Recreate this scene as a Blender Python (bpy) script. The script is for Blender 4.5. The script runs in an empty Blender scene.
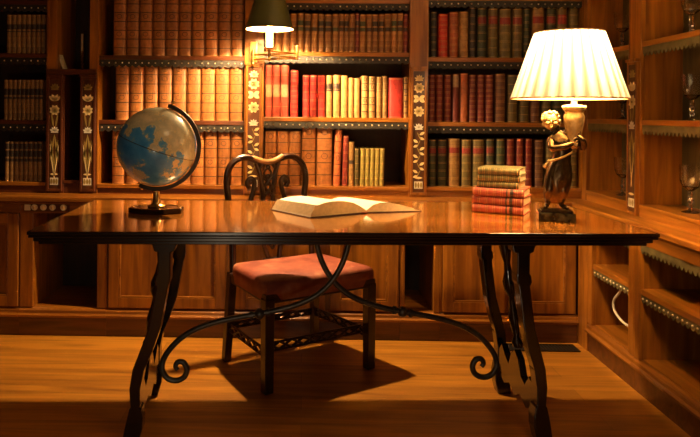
import bpy, bmesh, math, random
from mathutils import Matrix, Vector
random.seed(7)
PI = math.pi; R = math.radians
sc = bpy.context.scene
C = sc.collection

# ------------------------------------------------------------------ camera
CX, CY, F, H = 292.0, 114.0, 673.0, 1.2
YAW, ROLL = R(1.0), R(0.5)
cd = bpy.data.cameras.new('camera'); cam = bpy.data.objects.new('camera', cd); C.objects.link(cam)
cd.sensor_width = 36; cd.lens = F * 36 / 700
cd.shift_x = (350 - CX) / 700; cd.shift_y = -(218.5 - CY) / 700
cd.clip_start = 0.02
cam.matrix_world = Matrix.Translation((0, 0, H)) @ Matrix.Rotation(YAW, 4, 'Z') @ Matrix.Rotation(PI/2, 4, 'X') @ Matrix.Rotation(ROLL, 4, 'Z')
sc.camera = cam

# ------------------------------------------------------------------ world, exposure, fill lights
w = bpy.data.worlds.new('world'); sc.world = w; w.use_nodes = True
w.node_tree.nodes['Background'].inputs[0].default_value = (1.0, 0.62, 0.32, 1)
w.node_tree.nodes['Background'].inputs[1].default_value = 0.02
vs = sc.view_settings
vs.view_transform = 'Standard'; vs.look = 'None'; vs.gamma = 1; vs.use_curve_mapping = False
vs.exposure = 0.8

def lamp_light(name, loc, power, col, radius=0.03, kind='POINT', **kw):
    l = bpy.data.lights.new(name, kind); l.energy = power; l.color = col
    if kind == 'POINT': l.shadow_soft_size = radius
    for k, v in kw.items(): setattr(l, k, v)
    o = bpy.data.objects.new(name, l); o.location = loc; C.objects.link(o); return o
WARM = (1.0, 0.60, 0.28)
# unseen soft fill, added overhead to brighten the room
lamp_light('overhead_fill_light', (0.9, 1.2, 2.75), 15, WARM, 0.35)
lamp_light('low_fill_light', (-0.3, -0.2, 0.55), 9.5, (1.0, 0.78, 0.52), 0.10)  # unseen low fill behind the camera, guessed from the globe's highlight

# ------------------------------------------------------------------ materials
def newmat(name):
    m = bpy.data.materials.new(name); m.use_nodes = True
    nt = m.node_tree; b = nt.nodes['Principled BSDF']; return m, nt, b
def N(nt, t, **kw):
    n = nt.nodes.new(t)
    for k, v in kw.items(): setattr(n, k, v)
    return n
def ramp(nt, cols):
    r = N(nt, 'ShaderNodeValToRGB'); cr = r.color_ramp
    while len(cr.elements) < len(cols): cr.elements.new(0.5)
    for e, (p, c) in zip(cr.elements, cols): e.position = p; e.color = (*c, 1)
    return r
def wood(name, dark, light, scale, rough=0.35, coat=0.3, bump=0.1):
    m, nt, b = newmat(name)
    tc = N(nt, 'ShaderNodeTexCoord'); mp = N(nt, 'ShaderNodeMapping'); mp.inputs['Scale'].default_value = scale
    n1 = N(nt, 'ShaderNodeTexNoise'); n1.inputs['Scale'].default_value = 1.0; n1.inputs['Detail'].default_value = 8; n1.inputs['Distortion'].default_value = 0.6
    oi = N(nt, 'ShaderNodeObjectInfo'); ad = N(nt, 'ShaderNodeVectorMath'); sm = N(nt, 'ShaderNodeMath', operation='MULTIPLY'); sm.inputs[1].default_value = 40
    nt.links.new(oi.outputs['Random'], sm.inputs[0]); nt.links.new(tc.outputs['Object'], mp.inputs[0])
    nt.links.new(mp.outputs[0], ad.inputs[0]); nt.links.new(sm.outputs[0], ad.inputs[1]); nt.links.new(ad.outputs[0], n1.inputs['Vector'])
    mid = tuple((a + c) / 2 for a, c in zip(dark, light))
    r = ramp(nt, [(0.3, dark), (0.5, mid), (0.7, light)])
    nt.links.new(n1.outputs['Fac'], r.inputs[0]); nt.links.new(r.outputs[0], b.inputs['Base Color'])
    b.inputs['Roughness'].default_value = rough; b.inputs['Coat Weight'].default_value = coat; b.inputs['Coat Roughness'].default_value = 0.09
    bp = N(nt, 'ShaderNodeBump'); bp.inputs['Strength'].default_value = bump; bp.inputs['Distance'].default_value = 0.002
    nt.links.new(n1.outputs['Fac'], bp.inputs['Height']); nt.links.new(bp.outputs[0], b.inputs['Normal'])
    return m
def leather(name, col, rough=0.5, mottle=0.45):
    m, nt, b = newmat(name)
    tc = N(nt, 'ShaderNodeTexCoord'); n1 = N(nt, 'ShaderNodeTexNoise'); n1.inputs['Scale'].default_value = 45; n1.inputs['Detail'].default_value = 5
    nt.links.new(tc.outputs['Object'], n1.inputs['Vector'])
    r = ramp(nt, [(0.3, tuple(c * (1 - mottle) for c in col)), (0.62, col)])
    nt.links.new(n1.outputs['Fac'], r.inputs[0])
    oi = N(nt, 'ShaderNodeObjectInfo'); hs = N(nt, 'ShaderNodeHueSaturation')
    mr = N(nt, 'ShaderNodeMapRange'); mr.inputs['To Min'].default_value = 0.75; mr.inputs['To Max'].default_value = 1.15
    nt.links.new(oi.outputs['Random'], mr.inputs['Value']); nt.links.new(mr.outputs[0], hs.inputs['Value'])
    nt.links.new(r.outputs[0], hs.inputs['Color']); nt.links.new(hs.outputs[0], b.inputs['Base Color'])
    b.inputs['Roughness'].default_value = rough
    return m
def plain(name, col, rough=0.5, metal=0.0, coat=0.0, noise=0.0, nscale=20):
    m, nt, b = newmat(name)
    tc = N(nt, 'ShaderNodeTexCoord'); n1 = N(nt, 'ShaderNodeTexNoise'); n1.inputs['Scale'].default_value = nscale; n1.inputs['Detail'].default_value = 4
    nt.links.new(tc.outputs['Object'], n1.inputs['Vector'])
    r = ramp(nt, [(0.35, tuple(c * (1 - noise) for c in col)), (0.65, tuple(min(1, c * (1 + noise)) for c in col))])
    nt.links.new(n1.outputs['Fac'], r.inputs[0]); nt.links.new(r.outputs[0], b.inputs['Base Color'])
    b.inputs['Roughness'].default_value = rough; b.inputs['Metallic'].default_value = metal; b.inputs['Coat Weight'].default_value = coat
    return m
MD, ML = (0.14, 0.040, 0.004), (0.39, 0.140, 0.011)
WV = wood('mahogany_vertical', MD, ML, (28, 28, 2.2))
WX = wood('mahogany_along', MD, ML, (2.2, 28, 28))
WY = wood('mahogany_side', MD, ML, (28, 2.2, 28))
WDV = wood('dimmed_maroon_upright', (0.05, 0.012, 0.004), (0.13, 0.034, 0.008), (28, 28, 2.2))  # darkened mahogany: light falloff at the left end put into the colour
WSHELF = wood('dimmed_maroon_shelf', (0.05, 0.012, 0.004), (0.12, 0.032, 0.007), (2.2, 28, 28))  # darker shelf wood, with the left end's dim light also in the colour
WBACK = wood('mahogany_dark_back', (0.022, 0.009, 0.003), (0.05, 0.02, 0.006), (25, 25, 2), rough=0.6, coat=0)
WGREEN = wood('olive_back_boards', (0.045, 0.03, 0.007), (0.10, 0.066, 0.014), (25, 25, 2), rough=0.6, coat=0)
DARKW = wood('dark_walnut', (0.006, 0.003, 0.002), (0.022, 0.009, 0.004), (6, 30, 6), rough=0.2, coat=0.6)
CHAIRW = wood('chair_mahogany', (0.016, 0.006, 0.003), (0.052, 0.017, 0.006), (20, 20, 4), rough=0.32, coat=0.25)
TOPW = wood('polished_table_top', (0.27, 0.085, 0.010), (0.50, 0.185, 0.024), (1.2, 16, 16), rough=0.15, coat=1.0, bump=0.05)
BRASS = plain('brass', (0.75, 0.46, 0.14), 0.3, 1.0, noise=0.15)
GILT = plain('gilt', (0.85, 0.55, 0.18), 0.4, 0.7)
INLAY = plain('pale_inlay', (0.88, 0.66, 0.30), 0.45, noise=0.15)
PEARL = plain('pearl_inlay', (0.72, 0.66, 0.52), 0.35, noise=0.15)
LEAF = plain('leaf_inlay', (0.30, 0.21, 0.05), 0.45, noise=0.2)
INLAYBG = wood('inlay_ground', (0.045, 0.016, 0.006), (0.11, 0.035, 0.01), (20, 20, 3), rough=0.3)
IRON = plain('wrought_iron', (0.10, 0.095, 0.078), 0.38, 0.6, noise=0.3)
BRONZE = plain('bronze', (0.11, 0.068, 0.03), 0.27, 0.9, noise=0.35, nscale=25)
HAIRB = plain('gilded_bronze', (0.42, 0.28, 0.11), 0.38, 0.9, noise=0.3, nscale=60)
MARBLE = plain('dark_green_marble', (0.03, 0.032, 0.02), 0.15, coat=0.5, noise=0.8, nscale=40)
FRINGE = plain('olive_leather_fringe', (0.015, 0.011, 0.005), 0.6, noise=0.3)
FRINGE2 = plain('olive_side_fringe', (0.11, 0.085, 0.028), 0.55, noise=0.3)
STUD = plain('brass_stud', (0.9, 0.78, 0.55), 0.28, 0.9)
PAGES = plain('page_edges', (0.62, 0.44, 0.22), 0.7, noise=0.12, nscale=90)
PAPER = plain('cream_paper', (0.92, 0.84, 0.62), 0.75, noise=0.03)
REDL = leather('red_leather', (0.50, 0.045, 0.022))
GREENM = plain('green_shade', (0.10, 0.115, 0.035), 0.35, coat=0.3)
SHADEIN = plain('shade_lining', (0.85, 0.80, 0.66), 0.6)
BLACKM = plain('black_void', (0.01, 0.008, 0.006), 0.7)
IVORY = plain('ivory', (0.70, 0.60, 0.40), 0.4, noise=0.1)
VENTM = plain('vent_metal', (0.035, 0.022, 0.012), 0.5, 0.5)
WALLP = plain('plaster_wall', (0.07, 0.03, 0.015), 0.85, noise=0.1)
CEILM = plain('ceiling_plaster', (0.30, 0.22, 0.14), 0.9, noise=0.05)
RIBBON = plain('red_ribbon', (0.5, 0.04, 0.02), 0.5)

BRONZE2 = plain('worn_bronze', (0.34, 0.22, 0.09), 0.4, 0.85, noise=0.35, nscale=40)
def glass():
    m, nt, b = newmat('goblet_glass')
    b.inputs['Base Color'].default_value = (1, 0.97, 0.9, 1); b.inputs['Roughness'].default_value = 0.06
    b.inputs['Transmission Weight'].default_value = 1.0; b.inputs['IOR'].default_value = 1.62
    return m
GLASS = glass()
def emis(name, col, st):
    m, nt, b = newmat(name); b.inputs['Base Color'].default_value = (*col, 1)
    b.inputs['Emission Color'].default_value = (*col, 1); b.inputs['Emission Strength'].default_value = st; return m
BULB = emis('lit_bulb', (1.0, 0.72, 0.38), 25)
SLEEVE = emis('glowing_candle_sleeve', (1.0, 0.74, 0.35), 16.0)  # sleeve given a glow of its own, brightening the pilaster beside it
def shade_mat():
    m, nt, b = newmat('pleated_silk')
    nt.nodes.remove(b); out = nt.nodes['Material Output']
    # the folded cloth is doubled at each pleat: less light gets through there
    tc = N(nt, 'ShaderNodeTexCoord'); sx_ = N(nt, 'ShaderNodeSeparateXYZ'); at = N(nt, 'ShaderNodeMath', operation='ARCTAN2')
    mp = N(nt, 'ShaderNodeMapping'); mp.inputs['Location'].default_value = (-SHX, -SHY, 0)
    nt.links.new(tc.outputs['Object'], mp.inputs[0]); nt.links.new(mp.outputs[0], sx_.inputs[0])
    nt.links.new(sx_.outputs['Y'], at.inputs[0]); nt.links.new(sx_.outputs['X'], at.inputs[1])
    mu = N(nt, 'ShaderNodeMath', operation='MULTIPLY'); mu.inputs[1].default_value = 28; nt.links.new(at.outputs[0], mu.inputs[0])
    si = N(nt, 'ShaderNodeMath', operation='SINE'); nt.links.new(mu.outputs[0], si.inputs[0])
    r = ramp(nt, [(0.0, (0.050, 0.047, 0.032)), (0.35, (0.085, 0.095, 0.085)), (1.0, (0.11, 0.13, 0.15))])
    mr = N(nt, 'ShaderNodeMapRange'); mr.inputs['From Min'].default_value = -1; nt.links.new(si.outputs[0], mr.inputs['Value']); nt.links.new(mr.outputs[0], r.inputs[0])
    d = N(nt, 'ShaderNodeBsdfDiffuse'); t = N(nt, 'ShaderNodeBsdfTranslucent')
    d.inputs[0].default_value = (0.80, 0.72, 0.52, 1); nt.links.new(r.outputs[0], t.inputs[0])
    a = N(nt, 'ShaderNodeAddShader')
    nt.links.new(d.outputs[0], a.inputs[0]); nt.links.new(t.outputs[0], a.inputs[1]); nt.links.new(a.outputs[0], out.inputs[0])
    return m
SHX, SHY = (573.5-555)*.00386 - .003 - .028, -.016
SILK = shade_mat()
def floor_mat():
    m, nt, b = newmat('oak_floorboards')
    tc = N(nt, 'ShaderNodeTexCoord')
    br = N(nt, 'ShaderNodeTexBrick'); br.offset = 0.37
    br.inputs['Scale'].default_value = 1; br.inputs['Brick Width'].default_value = 1.9; br.inputs['Row Height'].default_value = 0.13
    br.inputs['Mortar Size'].default_value = 0.0018; br.inputs['Mortar Smooth'].default_value = 0.3; br.inputs['Bias'].default_value = 0
    br.inputs['Color1'].default_value = (0.30, 0.30, 0.30, 1); br.inputs['Color2'].default_value = (0.75, 0.75, 0.75, 1); br.inputs['Mortar'].default_value = (0, 0, 0, 1)
    nt.links.new(tc.outputs['Object'], br.inputs['Vector'])
    mp = N(nt, 'ShaderNodeMapping'); mp.inputs['Scale'].default_value = (1.6, 24, 1)
    nz = N(nt, 'ShaderNodeTexNoise'); nz.inputs['Scale'].default_value = 1.0; nz.inputs['Detail'].default_value = 8; nz.inputs['Distortion'].default_value = 1.0
    nt.links.new(tc.outputs['Object'], mp.inputs[0]); nt.links.new(mp.outputs[0], nz.inputs['Vector'])
    mx = N(nt, 'ShaderNodeMix', data_type='RGBA'); mx.inputs[0].default_value = 0.3
    nt.links.new(nz.outputs['Fac'], mx.inputs[6]); nt.links.new(br.outputs['Color'], mx.inputs[7])
    r = ramp(nt, [(0.1, (0.06, 0.026, 0.007)), (0.34, (0.26, 0.095, 0.010)), (0.62, (0.56, 0.235, 0.022))])
    nt.links.new(mx.outputs[2], r.inputs[0]); nt.links.new(r.outputs[0], b.inputs['Base Color'])
    b.inputs['Roughness'].default_value = 0.38; b.inputs['Coat Weight'].default_value = 0.15; b.inputs['Coat Roughness'].default_value = 0.3
    return m
FLOORM = floor_mat()
def seat_mat():
    m, nt, b = newmat('worn_red_leather_seat')
    tc = N(nt, 'ShaderNodeTexCoord'); nz = N(nt, 'ShaderNodeTexNoise'); nz.inputs['Scale'].default_value = 9; nz.inputs['Detail'].default_value = 6
    nt.links.new(tc.outputs['Object'], nz.inputs['Vector'])
    r = ramp(nt, [(0.35, (0.20, 0.038, 0.02)), (0.55, (0.30, 0.075, 0.036)), (0.72, (0.42, 0.18, 0.09))])
    nt.links.new(nz.outputs['Fac'], r.inputs[0]); nt.links.new(r.outputs[0], b.inputs['Base Color']); b.inputs['Roughness'].default_value = 0.55
    return m
SEATM = seat_mat()
def globe_mat():
    m, nt, b = newmat('globe_map')
    tc = N(nt, 'ShaderNodeTexCoord'); nz = N(nt, 'ShaderNodeTexNoise'); nz.inputs['Scale'].default_value = 10.5; nz.inputs['Detail'].default_value = 10; nz.inputs['Roughness'].default_value = 0.66
    mp = N(nt, 'ShaderNodeMapping'); mp.inputs['Location'].default_value = (0.31, 0.1, 0.16)
    nt.links.new(tc.outputs['Object'], mp.inputs[0]); nt.links.new(mp.outputs[0], nz.inputs['Vector'])
    # more land towards the northern edge, more sea in the middle
    sx = N(nt, 'ShaderNodeSeparateXYZ'); nt.links.new(tc.outputs['Object'], sx.inputs[0])
    mr = N(nt, 'ShaderNodeMapRange'); mr.inputs['From Min'].default_value = -0.02; mr.inputs['From Max'].default_value = 0.17; mr.inputs['To Min'].default_value = 0.0; mr.inputs['To Max'].default_value = 0.16
    nt.links.new(sx.outputs['Z'], mr.inputs['Value'])
    ad = N(nt, 'ShaderNodeMath', operation='ADD'); nt.links.new(nz.outputs['Fac'], ad.inputs[0]); nt.links.new(mr.outputs[0], ad.inputs[1])
    r = ramp(nt, [(0.30, (0.03, 0.25, 0.68)), (0.50, (0.09, 0.40, 0.85)), (0.545, (0.20, 0.46, 0.62)), (0.56, (0.85, 0.76, 0.42)), (0.62, (0.60, 0.62, 0.42)), (0.75, (0.90, 0.84, 0.58))])
    nt.links.new(ad.outputs[0], r.inputs[0]); nt.links.new(r.outputs[0], b.inputs['Base Color'])
    b.inputs['Roughness'].default_value = 0.3; b.inputs['Coat Weight'].default_value = 0.5
    return m
GLOBEM = globe_mat()

# ------------------------------------------------------------------ helpers
def ray(px, py):
    x = px - CX; y = py - CY
    x, y = x*math.cos(ROLL) + y*math.sin(ROLL), y*math.cos(ROLL) - x*math.sin(ROLL)
    u = x / F
    return (u*math.cos(YAW) - math.sin(YAW), u*math.sin(YAW) + math.cos(YAW), -y / F)
def wx(px, py, Y): d = ray(px, py); return d[0] * Y / d[1]
def wz(px, py, Y): d = ray(px, py); return H + d[2] * Y / d[1]

class MB:
    def __init__(s): s.bm = bmesh.new(); s.mi = 0
    def _face(s, vs):
        try:
            f = s.bm.faces.new(vs); f.material_index = s.mi; return f
        except ValueError: return None
    def box(s, x0, x1, y0, y1, z0, z1, bev=0.0):
        m = Matrix.Translation(((x0+x1)/2, (y0+y1)/2, (z0+z1)/2)) @ Matrix.Diagonal((abs(x1-x0), abs(y1-y0), abs(z1-z0), 1))
        g = bmesh.ops.create_cube(s.bm, size=1, matrix=m)
        if bev:
            es = {e for v in g['verts'] for e in v.link_edges}
            r = bmesh.ops.bevel(s.bm, geom=list(es), offset=bev, segments=2, affect='EDGES', profile=0.7)
            for f in r['faces']: f.material_index = s.mi
        for v in g['verts']:
            if v.is_valid:
                for f in v.link_faces: f.material_index = s.mi
        return s
    def tube(s, pts, rad, n=8, cap=True):
        pts = [Vector(p) for p in pts]; rads = rad if isinstance(rad, (list, tuple)) else [rad]*len(pts)
        rings = []; prev = None
        for i, p in enumerate(pts):
            t = (pts[min(i+1, len(pts)-1)] - pts[max(i-1, 0)]).normalized()
            if prev is None:
                a = Vector((0, 0, 1)) if abs(t.z) < 0.9 else Vector((0, 1, 0)); u = t.cross(a).normalized()
            else: u = (prev - t * prev.dot(t)).normalized()
            prev = u; v = t.cross(u)
            rings.append([s.bm.verts.new(p + (u*math.cos(2*PI*k/n) + v*math.sin(2*PI*k/n))*rads[i]) for k in range(n)])
        for a, b in zip(rings, rings[1:]):
            for k in range(n): s._face([a[k], a[(k+1) % n], b[(k+1) % n], b[k]])
        if cap: s._face(rings[0][::-1]); s._face(rings[-1])
        return s
    def lathe(s, prof, n=24, center=(0, 0, 0), fn=None, closed=False):
        rings = []
        for (r, z) in prof:
            ring = []
            for k in range(n):
                a = 2*PI*k/n; rr = r * (fn(a, z) if fn else 1)
                ring.append(s.bm.verts.new((center[0] + rr*math.cos(a), center[1] + rr*math.sin(a), center[2] + z)))
            rings.append(ring)
        for a, b in zip(rings, rings[1:]):
            for k in range(n): s._face([a[k], a[(k+1) % n], b[(k+1) % n], b[k]])
        if closed:
            if prof[0][0] > 1e-5: s._face(rings[0][::-1])
            if prof[-1][0] > 1e-5: s._face(rings[-1])
        return s
    def prism(s, pts, axis, a0, a1):
        """outline pts in the plane across `axis`, extruded from a0 to a1"""
        def mk(p, a):
            return {'x': (a, p[0], p[1]), 'y': (p[0], a, p[1]), 'z': (p[0], p[1], a)}[axis]
        A = [s.bm.verts.new(mk(p, a0)) for p in pts]; B = [s.bm.verts.new(mk(p, a1)) for p in pts]
        n = len(pts)
        for k in range(n): s._face([A[k], A[(k+1) % n], B[(k+1) % n], B[k]])
        s._face(A[::-1]); s._face(B)
        return s
    def ribbon(s, pts, wd, axis, a0, a1):
        """flat band following pts (2D) of width(s) wd, extruded along axis"""
        n = len(pts); wd = wd if isinstance(wd, (list, tuple)) else [wd]*n
        L = []; Rr = []
        for i, p in enumerate(pts):
            q0 = pts[max(i-1, 0)]; q1 = pts[min(i+1, n-1)]
            dx, dy = q1[0]-q0[0], q1[1]-q0[1]; l = math.hypot(dx, dy) or 1
            nx, ny = -dy/l*wd[i]/2, dx/l*wd[i]/2
            L.append((p[0]+nx, p[1]+ny)); Rr.append((p[0]-nx, p[1]-ny))
        def mk(p, a): return {'x': (a, p[0], p[1]), 'y': (p[0], a, p[1]), 'z': (p[0], p[1], a)}[axis]
        q = [[s.bm.verts.new(mk(p, a)) for p in ps] for ps in (L, Rr) for a in (a0, a1)]
        la, lb, ra, rb = q
        for i in range(n-1):
            s._face([la[i], la[i+1], lb[i+1], lb[i]]); s._face([ra[i+1], ra[i], rb[i], rb[i+1]])
            s._face([la[i+1], la[i], ra[i], ra[i+1]]); s._face([lb[i], lb[i+1], rb[i+1], rb[i]])
        s._face([la[0], lb[0], rb[0], ra[0]]); s._face([la[-1], ra[-1], rb[-1], lb[-1]])
        return s
    def sphere(s, c, r, seg=16, scale=(1, 1, 1), rot=None):
        m = Matrix.Translation(c) @ (rot or Matrix.Identity(4)) @ Matrix.Diagonal((*[r*k for k in scale], 1))
        g = bmesh.ops.create_uvsphere(s.bm, u_segments=seg, v_segments=max(6, seg*2//3), radius=1, matrix=m)
        for v in g['verts']:
            for f in v.link_faces: f.material_index = s.mi
        return s
    def mat(s, i): s.mi = i; return s

WM = {}
def smooth_of(o, ang=40):
    for p in o.data.polygons: p.use_smooth = True
    o.data.set_sharp_from_angle(angle=R(ang))
def obj(name, mb, mats, parent=None, world=True, smooth=None, bevel=0):
    me = bpy.data.meshes.new(name); bmesh.ops.recalc_face_normals(mb.bm, faces=mb.bm.faces[:])
    if parent is not None and world: mb.bm.transform(WM[parent.name].inverted())
    mb.bm.to_mesh(me); mb.bm.free()
    for m in (mats if isinstance(mats, (list, tuple)) else [mats]): me.materials.append(m)
    o = bpy.data.objects.new(name, me); C.objects.link(o)
    if parent is not None: o.parent = parent; WM[o.name] = WM[parent.name]
    else: WM[o.name] = Matrix.Identity(4)
    if smooth: smooth_of(o, smooth)
    if bevel:
        bv = o.modifiers.new('bevel', 'BEVEL'); bv.width = bevel; bv.segments = 2; bv.limit_method = 'ANGLE'; bv.angle_limit = R(40)
    return o
def tag(o, label, cat, group=None, kind=None):
    if label: o['label'] = label
    if cat: o['category'] = cat
    if group: o['group'] = group
    if kind: o['kind'] = kind
    return o
def thing(name, label, cat, loc=(0, 0, 0), rz=0, group=None):
    o = bpy.data.objects.new(name, None); C.objects.link(o); o.location = loc; o.rotation_euler = (0, 0, rz)
    o.empty_display_size = 0.05
    WM[o.name] = Matrix.Translation(loc) @ Matrix.Rotation(rz, 4, 'Z')
    return tag(o, label, cat, group)
def struct(name, mb, mat):
    o = obj(name, mb, mat); o['kind'] = 'structure'; return o
def bez(p, n=24):
    """Catmull-Rom through points"""
    p = [Vector(q) for q in p]; out = []
    q = [p[0]*2 - p[1]] + p + [p[-1]*2 - p[-2]]
    seg = len(p) - 1; per = max(2, n // seg)
    for i in range(seg):
        a, b, c, d = q[i:i+4]
        for k in range(per):
            t = k / per
            out.append(0.5*((2*b) + (c-a)*t + (2*a-5*b+4*c-d)*t*t + (-a+3*b-3*c+d)*t**3))
    out.append(p[-1]); return out
def copy_tree(root, parent=None):
    c = root.copy(); C.objects.link(c); c.parent = parent
    WM[c.name] = WM.get(root.name, Matrix.Identity(4))
    for ch in list(root.children): copy_tree(ch, c)
    return c

# ------------------------------------------------------------------ room shell
LX, RX, BY, FY, CZ = -2.45, 1.93, 4.10, -1.2, 2.95
struct('floor', MB().box(LX-.1, RX+.1, FY-.1, BY+.1, -0.08, 0), FLOORM)
struct('wall_back', MB().box(LX-.1, RX+.1, BY, BY+.1, 0, CZ), WALLP)
struct('wall_left', MB().box(LX-.1, LX, FY, BY, 0, CZ), WALLP)
struct('wall_right', MB().box(RX, RX+.1, FY, BY, 0, CZ), WALLP)
struct('wall_front', MB().box(LX-.1, RX+.1, FY-.1, FY, 0, CZ), WALLP)
struct('ceiling', MB().box(LX-.1, RX+.1, FY-.1, BY+.1, CZ, CZ+.08), CEILM)

# ------------------------------------------------------------------ built-in joinery: shared bits
YF = 3.75          # front plane of the upper bookcases
YL = 3.60          # front plane of the lower cabinets
ZC = 0.745         # counter top
stud_mesh = None
def stud_obj(parent, loc, yax):
    global stud_mesh
    if stud_mesh is None:
        m = MB().sphere((0, 0, 0), 0.0046, 8); stud_mesh = bpy.data.meshes.new('stud'); m.bm.to_mesh(stud_mesh); m.bm.free(); stud_mesh.materials.append(STUD)
        for p in stud_mesh.polygons: p.use_smooth = True
    o = bpy.data.objects.new('stud', stud_mesh); C.objects.link(o); o.parent = parent
    o.location = WM[parent.name].inverted() @ Vector(loc); return o
def fringe(parent, a0, a1, z, pos, axis='x', h=0.042, pitch=0.037, studs=None, deep=.28):
    """scalloped leather strip nailed under a shelf; runs a0..a1 along axis at depth pos"""
    n = max(2, round((a1-a0)/pitch)); st = (a1-a0)/n
    pts = [(a0, z), (a1, z)]
    for i in range(n, 0, -1):
        for k in range(4):
            t = k/4; x = a0 + st*(i - t)
            pts.append((x, z - h*(1-deep) - h*deep*math.sin(PI*(t+0.001))))
    pts.append((a0, z - h*(1-deep)))
    mb = MB()
    if axis == 'x': mb.prism(pts, 'y', pos, pos+0.004)
    else: mb.prism(pts, 'x', pos, pos+0.004)
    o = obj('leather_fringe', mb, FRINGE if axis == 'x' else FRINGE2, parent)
    for i in range(n):
        if studs and not (studs[0] <= a0+st*(i+.5) <= studs[1]): continue
        a = a0 + st*(i+0.5); zz = z - h*0.42
        stud_obj(o, (a, pos-0.001, zz) if axis == 'x' else (pos-0.001, a, zz), axis)
    return o
def petal(cx, cz, ang, L, W, n=6):
    pts = []
    for i in range(n+1):
        t = i/n; pts.append((t*L, W/2*math.sin(PI*t)**0.8))
    for i in range(n-1, 0, -1):
        t = i/n; pts.append((t*L, -W/2*math.sin(PI*t)**0.8))
    c, s_ = math.cos(ang), math.sin(ang)
    return [(cx + p[0]*c - p[1]*s_, cz + p[0]*s_ + p[1]*c) for p in pts]
def pilaster(parent, x0, x1, z0, z1, yf, kind='A', axis='x'):
    """inlaid pilaster; if axis is 'y' it runs on the side wall and yf is the x position"""
    e = -1
    def P(mb, pts, d0, d1):
        return mb.prism(pts, 'y' if axis == 'x' else 'x', yf - d1, yf - d0)
    def bx(mb, a0, a1, z_0, z_1, d0, d1):
        return mb.box(a0, a1, yf-d1, yf-d0, z_0, z_1) if axis == 'x' else mb.box(yf-d1, yf-d0, a0, a1, z_0, z_1)
    m = MB(); bx(m, x0, x1, z0, z1, 0, 0.012); fr = 0.011
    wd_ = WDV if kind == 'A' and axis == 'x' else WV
    p = obj('pilaster', m, wd_, parent, bevel=0.001)
    m = MB(); bx(m, x0, x0+fr, z0, z1, 0.012, 0.017); bx(m, x1-fr, x1, z0, z1, 0.012, 0.017); bx(m, x0+fr, x1-fr, z0, z0+.014, 0.012, 0.017); bx(m, x0+fr, x1-fr, z1-.012, z1, 0.012, 0.017)
    bx(m, x0-.004, x1+.004, z1, z1+.014, 0, 0.024)
    obj('moulded_frame', m, wd_, p, bevel=0.0015)
    m = MB(); bx(m, x0+fr, x1-fr, z0+.014, z1-.012, 0.012, 0.0135); obj('inlay_ground', m, INLAYBG, p)
    cx = (x0+x1)/2; hw = (x1-x0)/2 - fr - 0.002
    g = MB(); l = MB(); w_ = MB()
    d0, d1 = 0.0135, 0.0145
    def tulip(z):
        for a, L in ((40, .052), (140, .052), (68, .05), (112, .05)): P(g, petal(cx, z, R(a), L*hw/.034, .021*hw/.034), d0, d1)
    def daff(z):
        for k in range(8): P(g, petal(cx, z, R(k*45+22), .036*hw/.034, .021*hw/.034), d0, d1)
        P(l, petal(cx-.007, z, 0, .014, .012), d1, d1+.001)
    def crown(z, mb):
        for a in (25, 60, 90, 120, 155): P(mb, petal(cx, z, R(a), .034*hw/.034, .012), d0, d1)
        P(mb, [(cx-hw*.7, z-.006), (cx+hw*.7, z-.006), (cx+hw*.7, z), (cx-hw*.7, z)], d0, d1)
    T = z1 - .02; Hh = z1 - z0
    if kind == 'A':
        crown(T-.045, l); tulip(T-.115); daff(T-.165); crown(T-.285, w_)
        for s_ in (-1, 1):
            P(l, petal(cx, T-.30, R(-90+s_*9), .04+.12, .011), d0, d1)
            P(l, petal(cx+s_*hw*.7, T-.33, R(-90-s_*7), .20, .010), d0, d1)
            P(g, petal(cx+s_*hw*.15, T-.56, R(90+s_*8), .21, .009), d0, d1)
            P(l, petal(cx+s_*hw*.2, T-.26, R(90-s_*9), .08, .010), d0, d1)
    else:
        crown(T-.04, g); daff(T-.085)
        for s_ in (-1, 1): P(g, petal(cx, T-.145, R(90-s_*60), .036, .022), d0, d1); P(g, petal(cx, T-.145, R(-90+s_*60), .036, .022), d0, d1)
        daff(T-.215); crown(T-.31, w_)
        zz = T-.33; s_ = 1
        while zz > z0 + .13:
            P(l, petal(cx - s_*hw*.3, zz, R(-90+s_*25), .05, .006), d0, d1)
            P(g, petal(cx + s_*hw*.15, zz-.015, R(90-s_*60), .032, .015), d0, d1); P(g, petal(cx + s_*hw*.1, zz-.03, R(-90+s_*70), .030, .014), d0, d1)
            zz -= .042; s_ = -s_
    P(w_, [(cx-hw*.8, z0+.035), (cx+hw*.8, z0+.035), (cx+hw*.8, z0+.075), (cx-hw*.8, z0+.075)], d0, d1-.0004)
    for k in (-.5, 0, .5): P(l, petal(cx+hw*k, z0+.038, R(90), .034, .012), d1, d1+.0006)
    P(g, petal(cx-hw*.8, z0+.095, 0, hw*1.6, .012), d0, d1)
    obj('pale_flower_inlay', g, INLAY, p); obj('leaf_inlay', l, LEAF, p); obj('pearl_inlay', w_, PEARL, p)
    return p

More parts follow.
